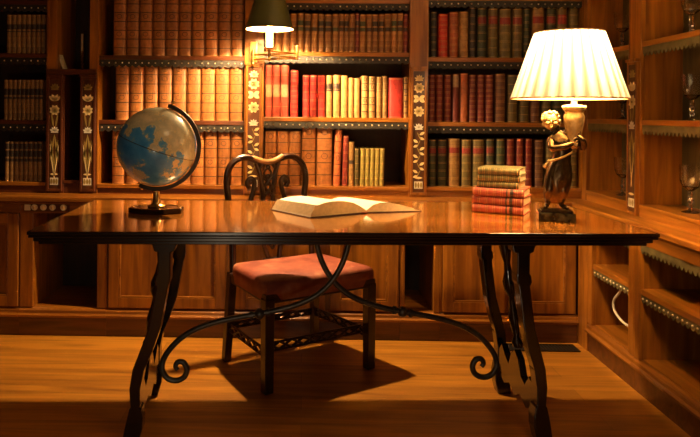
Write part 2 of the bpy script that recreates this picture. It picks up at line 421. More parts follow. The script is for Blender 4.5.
# ------------------------------------------------------------------ upper bookcases on the back wall
TOPZ = 2.42
def X(px, py=120, Y=YF): return wx(px, py, Y)
def Z(py, px, Y=YF): return wz(px, py, Y)
def upper_bay(name, label, pxa, pxb, shelf_py, mid, top_extra=(), left_stile=None, right_stile=None, studrange=None, back=WBACK, cat='bookcase'):
    xa, xb = X(pxa), X(pxb)
    t = thing(name, label, cat, ((xa+xb)/2, 3.92, ZC))
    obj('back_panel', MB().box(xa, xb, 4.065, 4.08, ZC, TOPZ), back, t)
    obj('side_panel', MB().box(xa, xa+.005, YF, 4.065, ZC, TOPZ), WV, t); obj('side_panel', MB().box(xb-.005, xb, YF, 4.065, ZC, TOPZ), WV, t)
    a, b = xa+.005, xb-.005
    zs = [Z(py, mid) for py in shelf_py] + list(top_extra)
    for i, z in enumerate(zs):
        if i == 0:
            obj('bottom_shelf', MB().box(a, b, YF-.004, 4.065, z-.02, z), WX, t, bevel=.002)
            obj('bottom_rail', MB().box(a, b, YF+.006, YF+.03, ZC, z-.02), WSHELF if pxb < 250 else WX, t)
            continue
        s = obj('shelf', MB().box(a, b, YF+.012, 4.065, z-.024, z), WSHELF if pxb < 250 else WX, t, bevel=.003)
        fringe(t, a, b, z-.024, YF+.016)
    obj('top_board', MB().box(xa, xb, YF, 4.08, TOPZ, TOPZ+.04), WX, t)
    return t, a, b, zs
bayL, aL, bL, zL = upper_bay('bookcase', 'dim mahogany bookcase left of the paired inlaid pilasters, at the left edge', -75, 47, (182, 120, 53, 0), 22)
bay1, a1, b1, z1 = upper_bay('bookcase', 'mahogany bookcase behind the globe holding matching tall tan volumes', 97, 245, (185, 120.5, 55.5), 175, (1.545+.42,))
bay2, a2, b2, z2 = upper_bay('bookcase', 'middle mahogany bookcase between the two single inlaid pilasters', 262.5, 410, (186.5, 117.5, 51.8, -1.5), 335)
bay3, a3, b3, z3 = upper_bay('bookcase', 'mahogany bookcase behind the pleated lamp, of dark red and green volumes', 427, 583, (187.5, 122.5, 57.5, -4), 500)
# stiles and inlaid pilasters between bays
def stile(parent, pa, pb, z0, z1_, nm='stile'):
    return obj(nm, MB().box(X(pa), X(pb), YF-.001, YF+.022, z0, z1_), WV, parent, bevel=.002)
PB, PT = Z(193.5, 300), 1.455
def pier(parent, pa, pb, kind, top):
    obj('pier', MB().box(X(pa)+.0005, X(pb)-.0005, YF, 4.08, ZC, TOPZ), WV, parent)
    pilaster(parent, X(pa)+.005, X(pb)-.005, PB, top, YF, kind)
pier(bay2, 245, 262.5, 'B', 1.47); pier(bay3, 410, 427, 'B', 1.455)
# display niche between paired pilasters
xa, xb = X(47), X(97)
nich = thing('display_niche', 'narrow dark display niche between two daffodil inlaid pilasters', 'cabinet', ((xa+xb)/2, 3.92, ZC))
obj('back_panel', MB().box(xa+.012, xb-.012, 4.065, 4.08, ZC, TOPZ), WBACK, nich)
zn = 1.44
obj('side_panel', MB().box(xa+.0005, xa+.05, YF, 4.08, zn, TOPZ), WV, nich, bevel=.002); obj('side_panel', MB().box(xb-.045, xb-.0005, YF, 4.08, zn, TOPZ), WV, nich, bevel=.002)
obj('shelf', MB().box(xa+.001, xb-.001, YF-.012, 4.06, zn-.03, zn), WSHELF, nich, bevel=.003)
for pa, pb in ((47, 64), (80, 97)):
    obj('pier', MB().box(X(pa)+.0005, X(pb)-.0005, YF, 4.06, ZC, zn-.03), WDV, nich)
    pilaster(nich, X(pa)+.006, X(pb)-.006, PB, zn-.045, YF, 'A')
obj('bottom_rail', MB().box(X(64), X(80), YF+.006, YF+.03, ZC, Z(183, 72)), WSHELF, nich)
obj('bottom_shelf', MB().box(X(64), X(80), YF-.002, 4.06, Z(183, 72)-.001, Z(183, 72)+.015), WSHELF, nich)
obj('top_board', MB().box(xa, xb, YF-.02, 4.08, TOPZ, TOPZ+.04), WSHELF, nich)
# end stile towards the side wall
obj('corner_stile', MB().box(X(583)+.0005, 1.60, YF+.001, 4.08, ZC, TOPZ), WV, bay3)

# ------------------------------------------------------------------ counters
ct = obj('countertop', MB().box(LX+.002, 1.418, 3.572, 4.095, ZC-.026, ZC).box(LX+.002, 1.418, 3.585, 3.62, ZC-.04, ZC-.026), WX, bevel=.004)
tag(ct, 'long polished mahogany countertop along the back wall under the bookcases', 'countertop')
m = MB().prism([(1.42, ZC-.026), (1.42, ZC-.006), (1.43, ZC), (1.91, ZC), (1.91, ZC-.04), (1.445, ZC-.04), (1.435, ZC-.026)], 'y', 0.6, 4.09)
ct = obj('countertop', m, WY, bevel=.002); tag(ct, 'polished mahogany countertop along the right wall under glass shelves', 'countertop')

PLX = wood('dark_plinth_boards', (0.055, 0.016, 0.004), (0.16, 0.052, 0.011), (2.2, 28, 28))
# ------------------------------------------------------------------ lower cabinets on the back wall
def XL(px): return wx(px, 260, YL)
ZP = 0.150   # bottom of the doors
ZT = 0.705
def door(parent, xa, xb, z0, z1_, label=None):
    fw = .055
    m = MB(); y0 = YL-.006
    m.box(xa, xa+fw, y0, YL+.014, z0, z1_); m.box(xb-fw, xb, y0, YL+.014, z0, z1_); m.box(xa+fw, xb-fw, y0, YL+.014, z0, z0+fw); m.box(xa+fw, xb-fw, y0, YL+.014, z1_-fw, z1_)
    d = obj('door', m, WV, parent, bevel=.0025)
    m = MB(); a, b, c, e = xa+fw, xb-fw, z0+fw, z1_-fw; q = .009
    for bx in ((a, a+q, c, e), (b-q, b, c, e), (a+q, b-q, c, c+q), (a+q, b-q, e-q, e)): m.box(bx[0], bx[1], y0+.001, YL+.008, bx[2], bx[3])
    obj('panel_moulding', m, WX, d, bevel=.003)
    obj('door_panel', MB().box(a, b, YL+.008, YL+.014, c, e), WV, d)
    return d
def low_unit(label, pa, pb, doors=(), niche=None, x0=None, x1=None, nm='base_cabinet'):
    xa = XL(pa) if x0 is None else x0; xb = XL(pb) if x1 is None else x1
    t = thing(nm, label, 'cabinet', ((xa+xb)/2, 3.85, 0)); g = .0006
    ztop = ZC-.0405
    obj('plinth', MB().box(xa+g, xb-g, YL-.008, 4.08, 0, .10), PLX, t)
    obj('plinth_moulding', MB().prism([(YL-.022, .10), (YL-.026, .112), (YL-.012, .12), (YL-.010, .134), (YL+.01, .148), (YL+.02, .148), (YL+.02, .10)], 'x', xa+g, xb-g), WX, t)
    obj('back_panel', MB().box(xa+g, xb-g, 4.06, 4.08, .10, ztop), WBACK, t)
    obj('frieze_rail', MB().box(xa+g, xb-g, YL, YL+.02, .655, ztop), WX, t, bevel=.002)
    if niche:
        na, nb = niche
        obj('stile', MB().box(xa+g, na, YL+.0, YL+.02, .148, .655), WV, t, bevel=.003); obj('stile', MB().box(nb, xb-g, YL, YL+.02, .148, .655), WV, t, bevel=.003)
        obj('side_panel', MB().box(na-.02, na, YL+.02, 4.06, .10, .655), WV, t); obj('side_panel', MB().box(nb, nb+.02, YL+.02, 4.06, .10, .655), WV, t)
        obj('bottom_shelf', MB().box(na, nb, YL+.02, 4.06, .13, .148), WX, t)
    else:
        obj('carcass', MB().box(xa+g, xb-g, YL+.014, YL+.03, .148, .655), WV, t)
    for (da, db) in doors: door(t, da, db, .152, .652)
    return t
xs = LX+.002
u0 = low_unit('dim mahogany base cabinet with a panelled door at the far left', 0, 0, [(XL(-90), XL(-40)+.02), (XL(-36), XL(18.5))], None, xs, XL(20))
u1 = low_unit('mahogany base cabinet with an open dark compartment, left of the table leg', 20, 107, (), (XL(33), XL(97)))
u2 = low_unit('mahogany base cabinet with one wide panelled door behind the left table legs', 107, 232, [(XL(109), XL(226))])
u3 = low_unit('mahogany base cabinet with two panelled doors behind the chair', 232, 400, [(XL(236), XL(325)), (XL(330), XL(398))])
u4 = low_unit('mahogany base cabinet with an open dark compartment, right of the chair', 400, 440, (), (XL(405), XL(434)))
u5 = low_unit('mahogany base cabinet with two panelled doors behind the right table legs', 440, 588, [(XL(443), XL(505)), (XL(509), 1.452)], None, XL(440), 1.4595)
# ornament row on the frieze at left
Yk = YL
t = thing('switch_plate', 'row of small pale dials on the cabinet frieze at the far left', 'switch', (wx(46, 207, Yk), Yk, wz(46, 207, Yk)))
xq = wx(28, 207, Yk); zq = wz(28, 207, Yk)
obj('backing_strip', MB().box(wx(24, 207, Yk), wx(70, 207, Yk), Yk-.004, Yk-.0002, zq-.022, zq+.017), INLAYBG, t)
obj('square_plate', MB().box(xq-.016, xq+.016, Yk-.010, Yk-.004, zq-.017, zq+.015, .002), IVORY, t)
for px in (35, 44, 53, 64):
    x_ = wx(px, 207, Yk); m = MB().tube([(x_, Yk-.004, zq), (x_, Yk-.011, zq)], .0165, 20)
    d = obj('dial', m, IVORY, t)
    m = MB()
    for k in range(5):
        a = 2*PI*k/5+.3; m.tube([(x_, Yk-.0115, zq), (x_+.012*math.cos(a), Yk-.0115, zq+.012*math.sin(a))], .0017, 5)
    obj('dial_star', m, BRASS, d)

# ------------------------------------------------------------------ side wall: lower open shelves and upper glass shelves
XS, XU = 1.46, 1.54
def side_low(label, y0, y1, first_y, last_y):
    t = thing('open_shelf_cabinet', label, 'cabinet', (XS+.2, (y0+y1)/2, 0)); g = .0006
    z_top = ZC-.0405
    obj('plinth', MB().box(XS+.006, 1.90, y0+g, y1-g, 0, .10), PLX, t)
    obj('plinth_moulding', MB().prism([(XS-.012, .10), (XS-.016, .112), (XS-.004, .12), (XS-.002, .134), (XS+.01, .148), (XS+.03, .148), (XS+.03, .10)], 'y', y0+g, y1-g), WY, t)
    obj('frieze_rail', MB().box(XS, XS+.02, y0+g, y1-g, .65, z_top), WY, t, bevel=.002)
    obj('back_panel', MB().box(1.86, 1.88, y0+g, y1-g, .10, z_top), WGREEN, t)
    obj('bottom_shelf', MB().box(XS+.02, 1.86, y0+g, y1-g, .13, .15), WY, t)
    a, b = y0+.05, y1-.05
    obj('post', MB().box(XS, XS+.02, y0+g, a, .148, .65), WV, t, bevel=.002); obj('post', MB().box(XS, XS+.02, b, y1-g, .148, .65), WV, t, bevel=.002)
    obj('side_panel', MB().box(XS+.02, 1.86, a-.02, a, .15, z_top), WV, t); obj('side_panel', MB().box(XS+.02, 1.86, b, b+.02, .15, z_top), WV, t)
    obj('shelf', MB().box(XS+.004, 1.86, a, b, .432, .457), WY, t, bevel=.003)
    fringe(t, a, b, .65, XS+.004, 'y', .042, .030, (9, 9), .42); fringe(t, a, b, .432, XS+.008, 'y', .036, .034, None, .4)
    return t
side_low('open mahogany shelf cabinet in the corner, holding the pale cord', 2.99, 3.47, 0, 0)
side_low('wide open mahogany shelf cabinet low at the right edge', 1.75, 2.99, 0, 0)
obj('corner_post', MB().box(XS, XS+.02, 3.471, 3.59, .0, ZC-.041), WV, u5, bevel=.002)
def side_up(label, y0, y1, st0=.055):
    t = thing('glass_cabinet', label, 'cabinet', (XU+.2, (y0+y1)/2, ZC)); g = .0006
    a, b = y0+st0, y1-.055
    if y1 < 3.5: b = y1-.105
    obj('back_panel', MB().box(1.73, 1.745, y0+g, y1-g, ZC, TOPZ), WGREEN, t)
    obj('side_panel', MB().box(XU+.02, 1.73, y0+g, a, ZC, TOPZ), WV, t); obj('side_panel', MB().box(XU+.02, 1.73, b, b+.02, ZC, TOPZ), WV, t)
    obj('stile', MB().box(XU, XU+.02, y0+g, a, ZC, TOPZ), WV, t, bevel=.002); obj('stile', MB().box(XU, XU+.02, b, y1-g, ZC, TOPZ), WV, t, bevel=.002)
    obj('bottom_rail', MB().box(XU+.002, XU+.02, a, b, ZC, .785), WY, t); obj('bottom_shelf', MB().box(XU-.003, 1.73, a, b, .785, .80), WY, t, bevel=.002)
    for z in (1.187, 1.545, 1.905):
        obj('shelf', MB().box(XU+.004, 1.73, a, b, z-.024, z), WY, t, bevel=.003)
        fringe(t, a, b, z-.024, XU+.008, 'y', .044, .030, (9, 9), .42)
    return t
gc1 = side_up('mahogany glass cabinet in the corner, right of the pleated lamp', 3.212, 3.745, .012)
gc2 = side_up('mahogany glass cabinet of goblets at the right edge', 1.9, 3.211)
pilaster(gc2, 3.112, 3.204, ZC+.002, 1.455, XU, 'A', 'y')

# ------------------------------------------------------------------ books
LM = {}
def lm(key, col, rough=0.5):
    if key not in LM: LM[key] = leather('leather_' + key, col, rough)
    return LM[key]
TAN = lm('tan', (0.43, 0.155, 0.034)); CALF = lm('calf', (0.38, 0.16, 0.04)); CRIM = lm('crimson', (0.50, 0.035, 0.025))
MAROON = lm('maroon', (0.22, 0.028, 0.015)); OLIVE = lm('olive', (0.17, 0.12, 0.03)); GREEN = lm('green', (0.055, 0.06, 0.022)); BROWN = lm('brown', (0.16, 0.06, 0.025))
BLACKL = lm('black', (0.045, 0.032, 0.022)); YEL = lm('yellow', (0.42, 0.32, 0.06)); ORNG = lm('orange', (0.50, 0.13, 0.035)); GOLDB = lm('golden', (0.36, 0.19, 0.05)); PINK = lm('rose', (0.62, 0.10, 0.055)); HONEY = lm('honey', (0.60, 0.33, 0.10))
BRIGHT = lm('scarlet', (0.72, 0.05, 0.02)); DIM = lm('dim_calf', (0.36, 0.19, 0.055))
GLINE = plain('gilt_line', (0.62, 0.36, 0.12), 0.4, 0.4); DLINE = plain('dark_tooling', (0.035, 0.012, 0.006), 0.6)
LRED = leather('label_red', (0.32, 0.03, 0.02)); LDARK = leather('label_dark', (0.06, 0.035, 0.022)); LGREEN = leather('label_green', (0.06, 0.075, 0.03)); LPALE = leather('label_pale', (0.60, 0.38, 0.2))
def spine_profile(w, bulge, n=9):
    out = []
    for i in range(n):
        t = -1 + 2*i/(n-1); out.append((math.sin(t*PI/2)*w/2*.97, -bulge*math.cos(t*PI/2)**.9 if abs(t) < 1 else 0))
    return out
def book(label, cover, w, h, d, loc, style='bands', nb=5, labmat=None, lab=(.66, .8), rz=0, tilt=0, group=None, cat='book', line=GLINE):
    """upright book: spine towards -y, origin bottom centre of the spine"""
    root_m = MB(); bulge = min(w*.36, .015); prof = spine_profile(w, bulge)
    br = [(0, 0, 1)]
    if style == 'bands': zs = [h*(i+1)/(nb+1) for i in range(nb)]
    elif style == 'panels': zs = [h*(i+.95)/(nb+.95) for i in range(nb)]
    elif style == 'lines': zs = [h*(i+1)/(nb+1) for i in range(nb)]
    else: zs = []
    # strips: (z0, z1, slot, outset)
    segs = []; z = 0
    def slot_at(zc): return 2 if (labmat and lab[0]*h <= zc <= lab[1]*h) else 0
    cuts = sorted(set([0, h] + ([lab[0]*h, lab[1]*h] if labmat else [])))
    marks = []
    for q in zs:
        if style == 'bands': marks += [(q-.0042, q-.0028, 1, .0002), (q-.0028, q+.0028, 0, .0016), (q+.0028, q+.0042, 1, .0002)]
        elif style == 'panels': marks += [(q-.0058, q-.001, 3, .0), (q-.001, q+.0035, 0, .0016)]
        else: marks += [(q-.0009, q+.0009, 1, .0002)]
    marks += [(.004, .006, 1, 0), (h-.008, h-.005, 1, 0)]
    marks.sort(); z = 0; allseg = []
    for (m0, m1, sl, o) in marks:
        if m0 > z:
            pts = [z] + [c for c in cuts if z < c < m0] + [m0]
            for p, q in zip(pts, pts[1:]): allseg.append((p, q, slot_at((p+q)/2), 0))
        if m1 > max(m0, z): allseg.append((max(m0, z), m1, sl, o)); z = m1
    pts = [z] + [c for c in cuts if z < c < h] + [h]
    for p, q in zip(pts, pts[1:]): allseg.append((p, q, slot_at((p+q)/2), 0))
    for (p, q, sl, o) in allseg:
        root_m.mi = sl
        A = [root_m.bm.verts.new((x_, y_-o, p)) for x_, y_ in prof]; B = [root_m.bm.verts.new((x_, y_-o, q)) for x_, y_ in prof]
        for k in range(len(A)-1): root_m._face([A[k], A[k+1], B[k+1], B[k]])
    root_m.mi = 0
    root_m._face([root_m.bm.verts.new((x_, y_, h)) for x_, y_ in prof]); root_m._face([root_m.bm.verts.new((x_, y_, 0)) for x_, y_ in prof][::-1])
    bt = .0025
    root_m.box(-w/2, -w/2+bt, 0, d, 0, h); root_m.box(w/2-bt, w/2, 0, d, 0, h); root_m.box(-w/2+bt, w/2-bt, -.0001, .002, 0, h)
    if style == 'panels':
        root_m.mi = 3
        for i in range(nb+1):
            if i % 2 == 0 and i > 0 or i == nb:
                zc = (h*(i+.45)/(nb+.95)); rw, rh = w*.20, h/(nb+1)*.24
                pts = [(rw*math.cos(2*PI*k/12), -bulge-.0006+abs(math.cos(2*PI*k/12))*bulge*.1, zc+rh*math.sin(2*PI*k/12)) for k in range(13)]
                root_m.tube(pts, .0014, 4, cap=False)
        root_m.mi = 0
    me = bpy.data.meshes.new('book'); root_m.bm.to_mesh(me); root_m.bm.free()
    for mt in (cover, line, labmat or LRED, DLINE): me.materials.append(mt)
    o = bpy.data.objects.new('book', me); C.objects.link(o)
    M = Matrix.Translation(loc) @ Matrix.Rotation(rz, 4, 'Z') @ Matrix.Rotation(tilt, 4, 'Y')
    o.matrix_world = M; WM[o.name] = M
    tag(o, label, cat, group)
    obj('page_block', MB().box(-w/2+bt+.0003, w/2-bt-.0003, .0025, d-.004, .003, h-.003), PAGES, o, world=False)
    return o
ORD = ['first', 'second', 'third', 'fourth', 'fifth', 'sixth', 'seventh', 'eighth', 'ninth', 'tenth', 'eleventh', 'twelfth', 'thirteenth', 'fourteenth', 'fifteenth', 'sixteenth', 'seventeenth', 'eighteenth', 'nineteenth', 'twentieth', 'twenty-first', 'twenty-second']
def row(shelf_z, books, where, group, Yb=3.795, dep=.2):
    """books: (px_left, px_right, py_top, cover, colourword, dict)"""
    n = len(books)
    for i, (pa, pb, pt, cov, word, kw) in enumerate(books):
        pym = kw.get('py', pt+20)
        xa_, xb_ = wx(pa, pym, Yb), wx(pb, pym, Yb); h = wz((pa+pb)/2, pt, Yb) - shelf_z
        k = {q: v for q, v in kw.items() if q != 'py'}
        label = '%s, %s from left %s' % (word, ORD[i], where)
        w_ = xb_-xa_-min(.0045, .0012+(xb_-xa_)*.06)
        k.setdefault('tilt', 0)
        tl = k['tilt']; lift = abs(math.sin(tl))*w_/2 + .0005
        book(label, cov, w_, h, dep, ((xa_+xb_)/2, Yb, shelf_z+lift), group=group, **k)
def even(pa, pb, n, pt, cov, word, kw, jit=0.0, tj=0.0):
    xs_ = [pa + (pb-pa)*i/n for i in range(n+1)]
    for i in range(1, n): xs_[i] += random.uniform(-jit, jit)
    return [(xs_[i], xs_[i+1], pt + random.uniform(-tj, tj), cov, word, dict(kw)) for i in range(n)]
pan = dict(style='panels', nb=5)
# bay 1, behind the globe
row(z1[2], even(113.5, 245-.6, 10, -5, TAN, 'tall tan gilt-tooled volume', dict(style='panels', nb=6)), 'of the shelf above the globe', 'tall tan volumes high above the globe')
row(z1[1], even(115.5, 243.6, 9, 65, TAN, 'tan gilt-tooled volume', pan), 'of the shelf at globe-top level', 'tan volumes level with the top of the globe')
row(z1[0], even(112, 243.6, 10, 129.5, TAN, 'tan panelled volume', pan), 'of the bottom shelf behind globe', 'tan volumes on the shelf behind the globe')
# far left bay
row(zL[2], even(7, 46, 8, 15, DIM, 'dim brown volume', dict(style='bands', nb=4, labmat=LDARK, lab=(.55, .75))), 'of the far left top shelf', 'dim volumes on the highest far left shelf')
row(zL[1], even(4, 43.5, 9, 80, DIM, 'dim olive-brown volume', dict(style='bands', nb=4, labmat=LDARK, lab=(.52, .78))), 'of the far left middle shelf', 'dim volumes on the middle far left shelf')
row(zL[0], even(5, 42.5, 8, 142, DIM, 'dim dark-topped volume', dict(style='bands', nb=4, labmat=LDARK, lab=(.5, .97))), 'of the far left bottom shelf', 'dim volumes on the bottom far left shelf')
# bay 2
xs2 = [266, 274, 282, 290, 297, 304, 311, 318, 324.5, 332, 339, 344, 349, 355, 359.5, 366, 372, 378.5, 384.5, 391, 397, 403, 408]
r1 = []
for i in range(len(xs2)-1):
    cov = CALF if i not in (13, 21) else MAROON
    wd = 'small calf volume with a dark label' if cov is CALF else 'small dark maroon volume'
    r1.append((xs2[i], xs2[i+1], 14+random.uniform(-.5, .7), cov, wd, dict(style='bands', nb=5, labmat=LDARK if i % 5 != 4 else LGREEN, lab=(.55, .86) if i % 3 else (.55, .68))))
row(z2[2], r1, 'of the shelf beside green shade', 'small calf volumes beside the green lamp shade')
r2 = []
for a, b in ((265.2, 272.5), (272.5, 280.5), (280.5, 289)): r2.append((a, b, 65, PINK, 'tall rose-red volume with gilt flower', dict(style='lines', nb=4, labmat=LPALE, lab=(.38, .62))))
r2.append((290.3, 298.5, 70.5, CRIM, 'crimson ribbed volume', dict(style='bands', nb=8)))
for a, b in ((302.5, 309.5), (309.7, 317.3), (317.5, 325.5)): r2.append((a, b, 75.3, CRIM, 'crimson gilt-banded volume', dict(style='bands', nb=4)))
for a, b, t_, wd in ((326, 332.3, 75.5, 'honey-coloured volume with dark labels'), (333, 340.3, 75.2, 'honey-coloured volume with dark labels'), (340.8, 348, 75.8, 'pale honey volume'), (348.3, 353.8, 78, 'narrow honey volume'), (354, 360, 78.3, 'narrow honey volume'), (361.3, 368, 76, 'dark-banded honey volume'), (368.5, 375.5, 76.6, 'dark-banded honey volume'), (376.2, 382, 77, 'narrow golden brown volume'), (382.3, 387.5, 76.2, 'narrow golden brown volume')):
    r2.append((a, b, t_, HONEY if 'honey' in wd else GOLDB, wd, dict(style='panels' if 'banded' in wd else 'lines', nb=5, labmat=LDARK if 'labels' in wd else None, lab=(.62, .8))))
r2.append((388.3, 403, 78, CRIM, 'wide crimson volume with gilt lines', dict(style='plain')))
r2.append((403.5, 408, 77, GOLDB, 'narrow dark-ribbed brown volume', dict(style='panels', nb=6)))
row(z2[1], r2, 'of the shelf below green shade', 'red and honey volumes below the green lamp shade')
r3 = even(264.6, 301, 3, 131, TAN, 'broad tan panelled volume', dict(style='panels', nb=4)) + [
    (301.3, 316, 126, TAN, 'broad taller tan volume', dict(style='panels', nb=4)), (316.4, 332.5, 126, TAN, 'broad taller tan volume', dict(style='panels', nb=4)),
    (333, 340.5, 130, ORNG, 'leaning orange-tan volume', dict(style='panels', nb=4, tilt=.035)), (342, 348.0, 136, MAROON, 'leaning maroon volume', dict(style='bands', nb=5, tilt=.02)),
    (348.6, 354.2, 142, GOLDB, 'short golden brown volume', dict(style='bands', nb=4, labmat=LDARK, lab=(.5, .62))),
    (354.6, 359.2, 148.5, OLIVE, 'small olive volume', dict(style='lines', nb=4))] + even(359.8, 384, 5, 148.5, YEL, 'small yellow volume', dict(style='lines', nb=4, tilt=.02))
row(z2[0], r3, 'of bottom shelf behind the chair', 'volumes on the bottom shelf behind the chair')
# bay 3
r1 = [(430.5, 437, 12, BLACKL, 'black ribbed volume', dict(style='bands', nb=5)), (438, 448, 14.5, BRIGHT, 'scarlet ribbed volume', dict(style='bands', nb=7)), (449, 458.5, 12.5, ORNG, 'orange ribbed volume', dict(style='bands', nb=6)),
      (459.2, 468.5, 12, GOLDB, 'golden brown volume', dict(style='bands', nb=5)), (469.2, 476, 7.5, BLACKL, 'black gilt-lined volume', dict(style='bands', nb=5)), (477, 487, 8.2, GREEN, 'dark green volume with red label', dict(style='bands', nb=5, labmat=LRED, lab=(.68, .84))),
      (487.8, 498, 8.5, OLIVE, 'olive volume with red label', dict(style='lines', nb=4, labmat=LRED, lab=(.68, .84))), (499, 511, 9, OLIVE, 'broad olive volume with red label', dict(style='bands', nb=5, labmat=LRED, lab=(.68, .84))),
      (512, 522.5, 8.8, OLIVE, 'olive volume with red label', dict(style='bands', nb=5, labmat=LRED, lab=(.68, .84))), (523, 530, 8.5, GREEN, 'narrow green ribbed volume', dict(style='bands', nb=6)),
      (532, 544.5, 7.5, GOLDB, 'broad golden brown volume with red label', dict(style='bands', nb=5, labmat=LRED, lab=(.68, .84))), (546, 556, 7.5, GREEN, 'dark green volume with rosy label', dict(style='bands', nb=5, labmat=LRED, lab=(.68, .84))),
      (557, 567, 7, OLIVE, 'olive volume', dict(style='lines', nb=4, labmat=LRED, lab=(.66, .84))), (568.5, 578.5, 6.8, OLIVE, 'olive volume', dict(style='bands', nb=5))]
row(z3[2], r1, 'of the shelf above pleated shade', 'mixed volumes above the pleated lamp shade')
r2 = [(428.8, 435.3, 75, MAROON, 'maroon gilt-ribbed volume', dict(style='bands', nb=7)), (436, 443, 75, MAROON, 'maroon gilt-ribbed volume', dict(style='bands', nb=7)), (444, 451.3, 74.8, MAROON, 'maroon gilt-ribbed volume', dict(style='bands', nb=7)),
      (452.2, 459, 74, MAROON, 'maroon volume with a pale torn patch', dict(style='plain', labmat=LPALE, lab=(.72, .97))), (460, 468, 73.5, ORNG, 'plain orange-brown volume', dict(style='plain')), (468.6, 476.3, 75, MAROON, 'maroon ribbed volume', dict(style='bands', nb=8)),
      (476.9, 484.5, 75, MAROON, 'maroon ribbed volume', dict(style='bands', nb=8)), (485, 493.5, 75, MAROON, 'maroon ribbed volume', dict(style='bands', nb=8)), (494.5, 505.5, 74, BROWN, 'broad dark brown volume', dict(style='bands', nb=6)),
      (507, 517.5, 75, OLIVE, 'olive-brown volume', dict(style='lines', nb=4)), (519, 529, 75, OLIVE, 'olive-brown volume', dict(style='lines', nb=5)), (530, 540, 75, BROWN, 'brown volume', dict(style='bands', nb=5)), (541, 551, 75, OLIVE, 'olive volume', dict(style='bands', nb=5)),
      (552, 562, 75, GREEN, 'dark green volume', dict(style='bands', nb=5)), (563, 574, 75, BROWN, 'brown volume', dict(style='bands', nb=5))]
row(z3[1], r2, 'of the shelf behind pleated shade', 'maroon and brown volumes level with the lamp shade')
r3 = [(428.5, 436.5, 139.5, GREEN, 'dark green volume with red label', dict(style='bands', nb=5, labmat=LRED, lab=(.70, .84))), (437.3, 446.8, 139.5, GREEN, 'dark green volume with red label', dict(style='bands', nb=5, labmat=LRED, lab=(.70, .84))),
      (447.8, 460, 138.7, GOLDB, 'broad golden brown volume with red label', dict(style='bands', nb=5, labmat=LRED, lab=(.70, .84))), (461, 471.3, 139.5, OLIVE, 'olive volume with red label', dict(style='bands', nb=5, labmat=LRED, lab=(.70, .84))),
      (472, 484.5, 139.5, OLIVE, 'broad olive volume with red label', dict(style='bands', nb=5, labmat=LRED, lab=(.70, .84))), (485.5, 494.5, 139, GREEN, 'dark green volume with red label', dict(style='bands', nb=5, labmat=LRED, lab=(.70, .84))),
      (495.5, 505, 139, GREEN, 'dark green volume with red label', dict(style='bands', nb=5, labmat=LGREEN, lab=(.70, .84))), (506, 514.5, 139, MAROON, 'maroon ribbed volume', dict(style='bands', nb=5)), (515.5, 523.5, 139, MAROON, 'maroon ribbed volume', dict(style='bands', nb=5)),
      (524.5, 532, 139, MAROON, 'maroon ribbed volume', dict(style='bands', nb=5)), (534, 543.5, 140, BROWN, 'brown volume', dict(style='bands', nb=5)), (545, 555, 140, OLIVE, 'olive volume', dict(style='bands', nb=5)), (557, 567, 140, BROWN, 'brown volume', dict(style='bands', nb=5)), (568, 577, 140, OLIVE, 'olive volume', dict(style='bands', nb=5))]
row(z3[0], r3, 'of bottom shelf behind the statue', 'green and maroon volumes behind the book stack')

# ------------------------------------------------------------------ things in the niche
o = obj('booklet', MB().box(-.006, .006, 0, .05, 0, .088, .001), IVORY); o.location = (wx(65, 70, 3.82), 3.80, zn+.0027); o.rotation_euler = (0, R(-20), 0)
tag(o, 'small cream booklet leaning in the dark niche at upper left', 'booklet')
t = thing('candlestick', 'dim slender glass candlestick in the dark niche at upper left', 'candlestick', (wx(82, 70, 3.9), 3.9, zn+.0005))
obj('stem', MB().lathe([(0.03, 0), (.03, .004), (.008, .012), (.006, .03), (.011, .04), (.006, .05), (.005, .08), (.010, .09), (.006, .10), (.010, .115), (0, .115)], 16, closed=True), GLASS, t, world=False, smooth=50)
obj('candle', MB().tube([(0, 0, .1155), (0, 0, .215)], .007, 12), IVORY, t, world=False, smooth=50)

# ------------------------------------------------------------------ goblets
def goblet(label, loc, s=1.0):
    t = thing('goblet', label, 'goblet', loc, 0, 'cut glass goblets in the right hand cabinets')
    k = s
    obj('foot', MB().lathe([(0, 0), (.034*k, 0), (.034*k, .003*k), (.012*k, .010*k), (.006*k, .016*k), (0, .016*k)], 24), GLASS, t, world=False, smooth=40)
    obj('stem', MB().lathe([(0, .0165*k), (.006*k, .0165*k), (.011*k, .026*k), (.007*k, .038*k), (.013*k, .05*k), (.008*k, .062*k), (.011*k, .075*k), (.007*k, .088*k), (0, .0885*k)], 7), GLASS, t, world=False)
    obj('bowl', MB().lathe([(0, .089*k), (.012*k, .091*k), (.032*k, .108*k), (.041*k, .135*k), (.043*k, .165*k), (.044*k, .200*k), (.0425*k, .200*k), (.041*k, .165*k), (.0395*k, .137*k), (.030*k, .112*k), (.010*k, .098*k), (0, .097*k)], 18), GLASS, t, world=False, smooth=15)
    return t
goblet('cut glass goblet on the bottom shelf at the right edge', (1.63, 2.86, .8005))
goblet('cut glass goblet on the middle shelf at the right edge', (1.64, 2.87, 1.1875), .97)
goblet('cut glass goblet on the high shelf, cropped at the right edge', (1.64, 2.88, 1.5455), .97)
goblet('cut glass goblet low behind the daffodil post, right of the lamp', (1.63, 3.46, .8005), .97)
goblet('cut glass goblet behind the bottom rim of the lamp shade', (1.63, 3.47, 1.1875), .9)
goblet('cut glass goblet above the lamp shade beside the side post', (1.63, 3.48, 1.5455), .97)

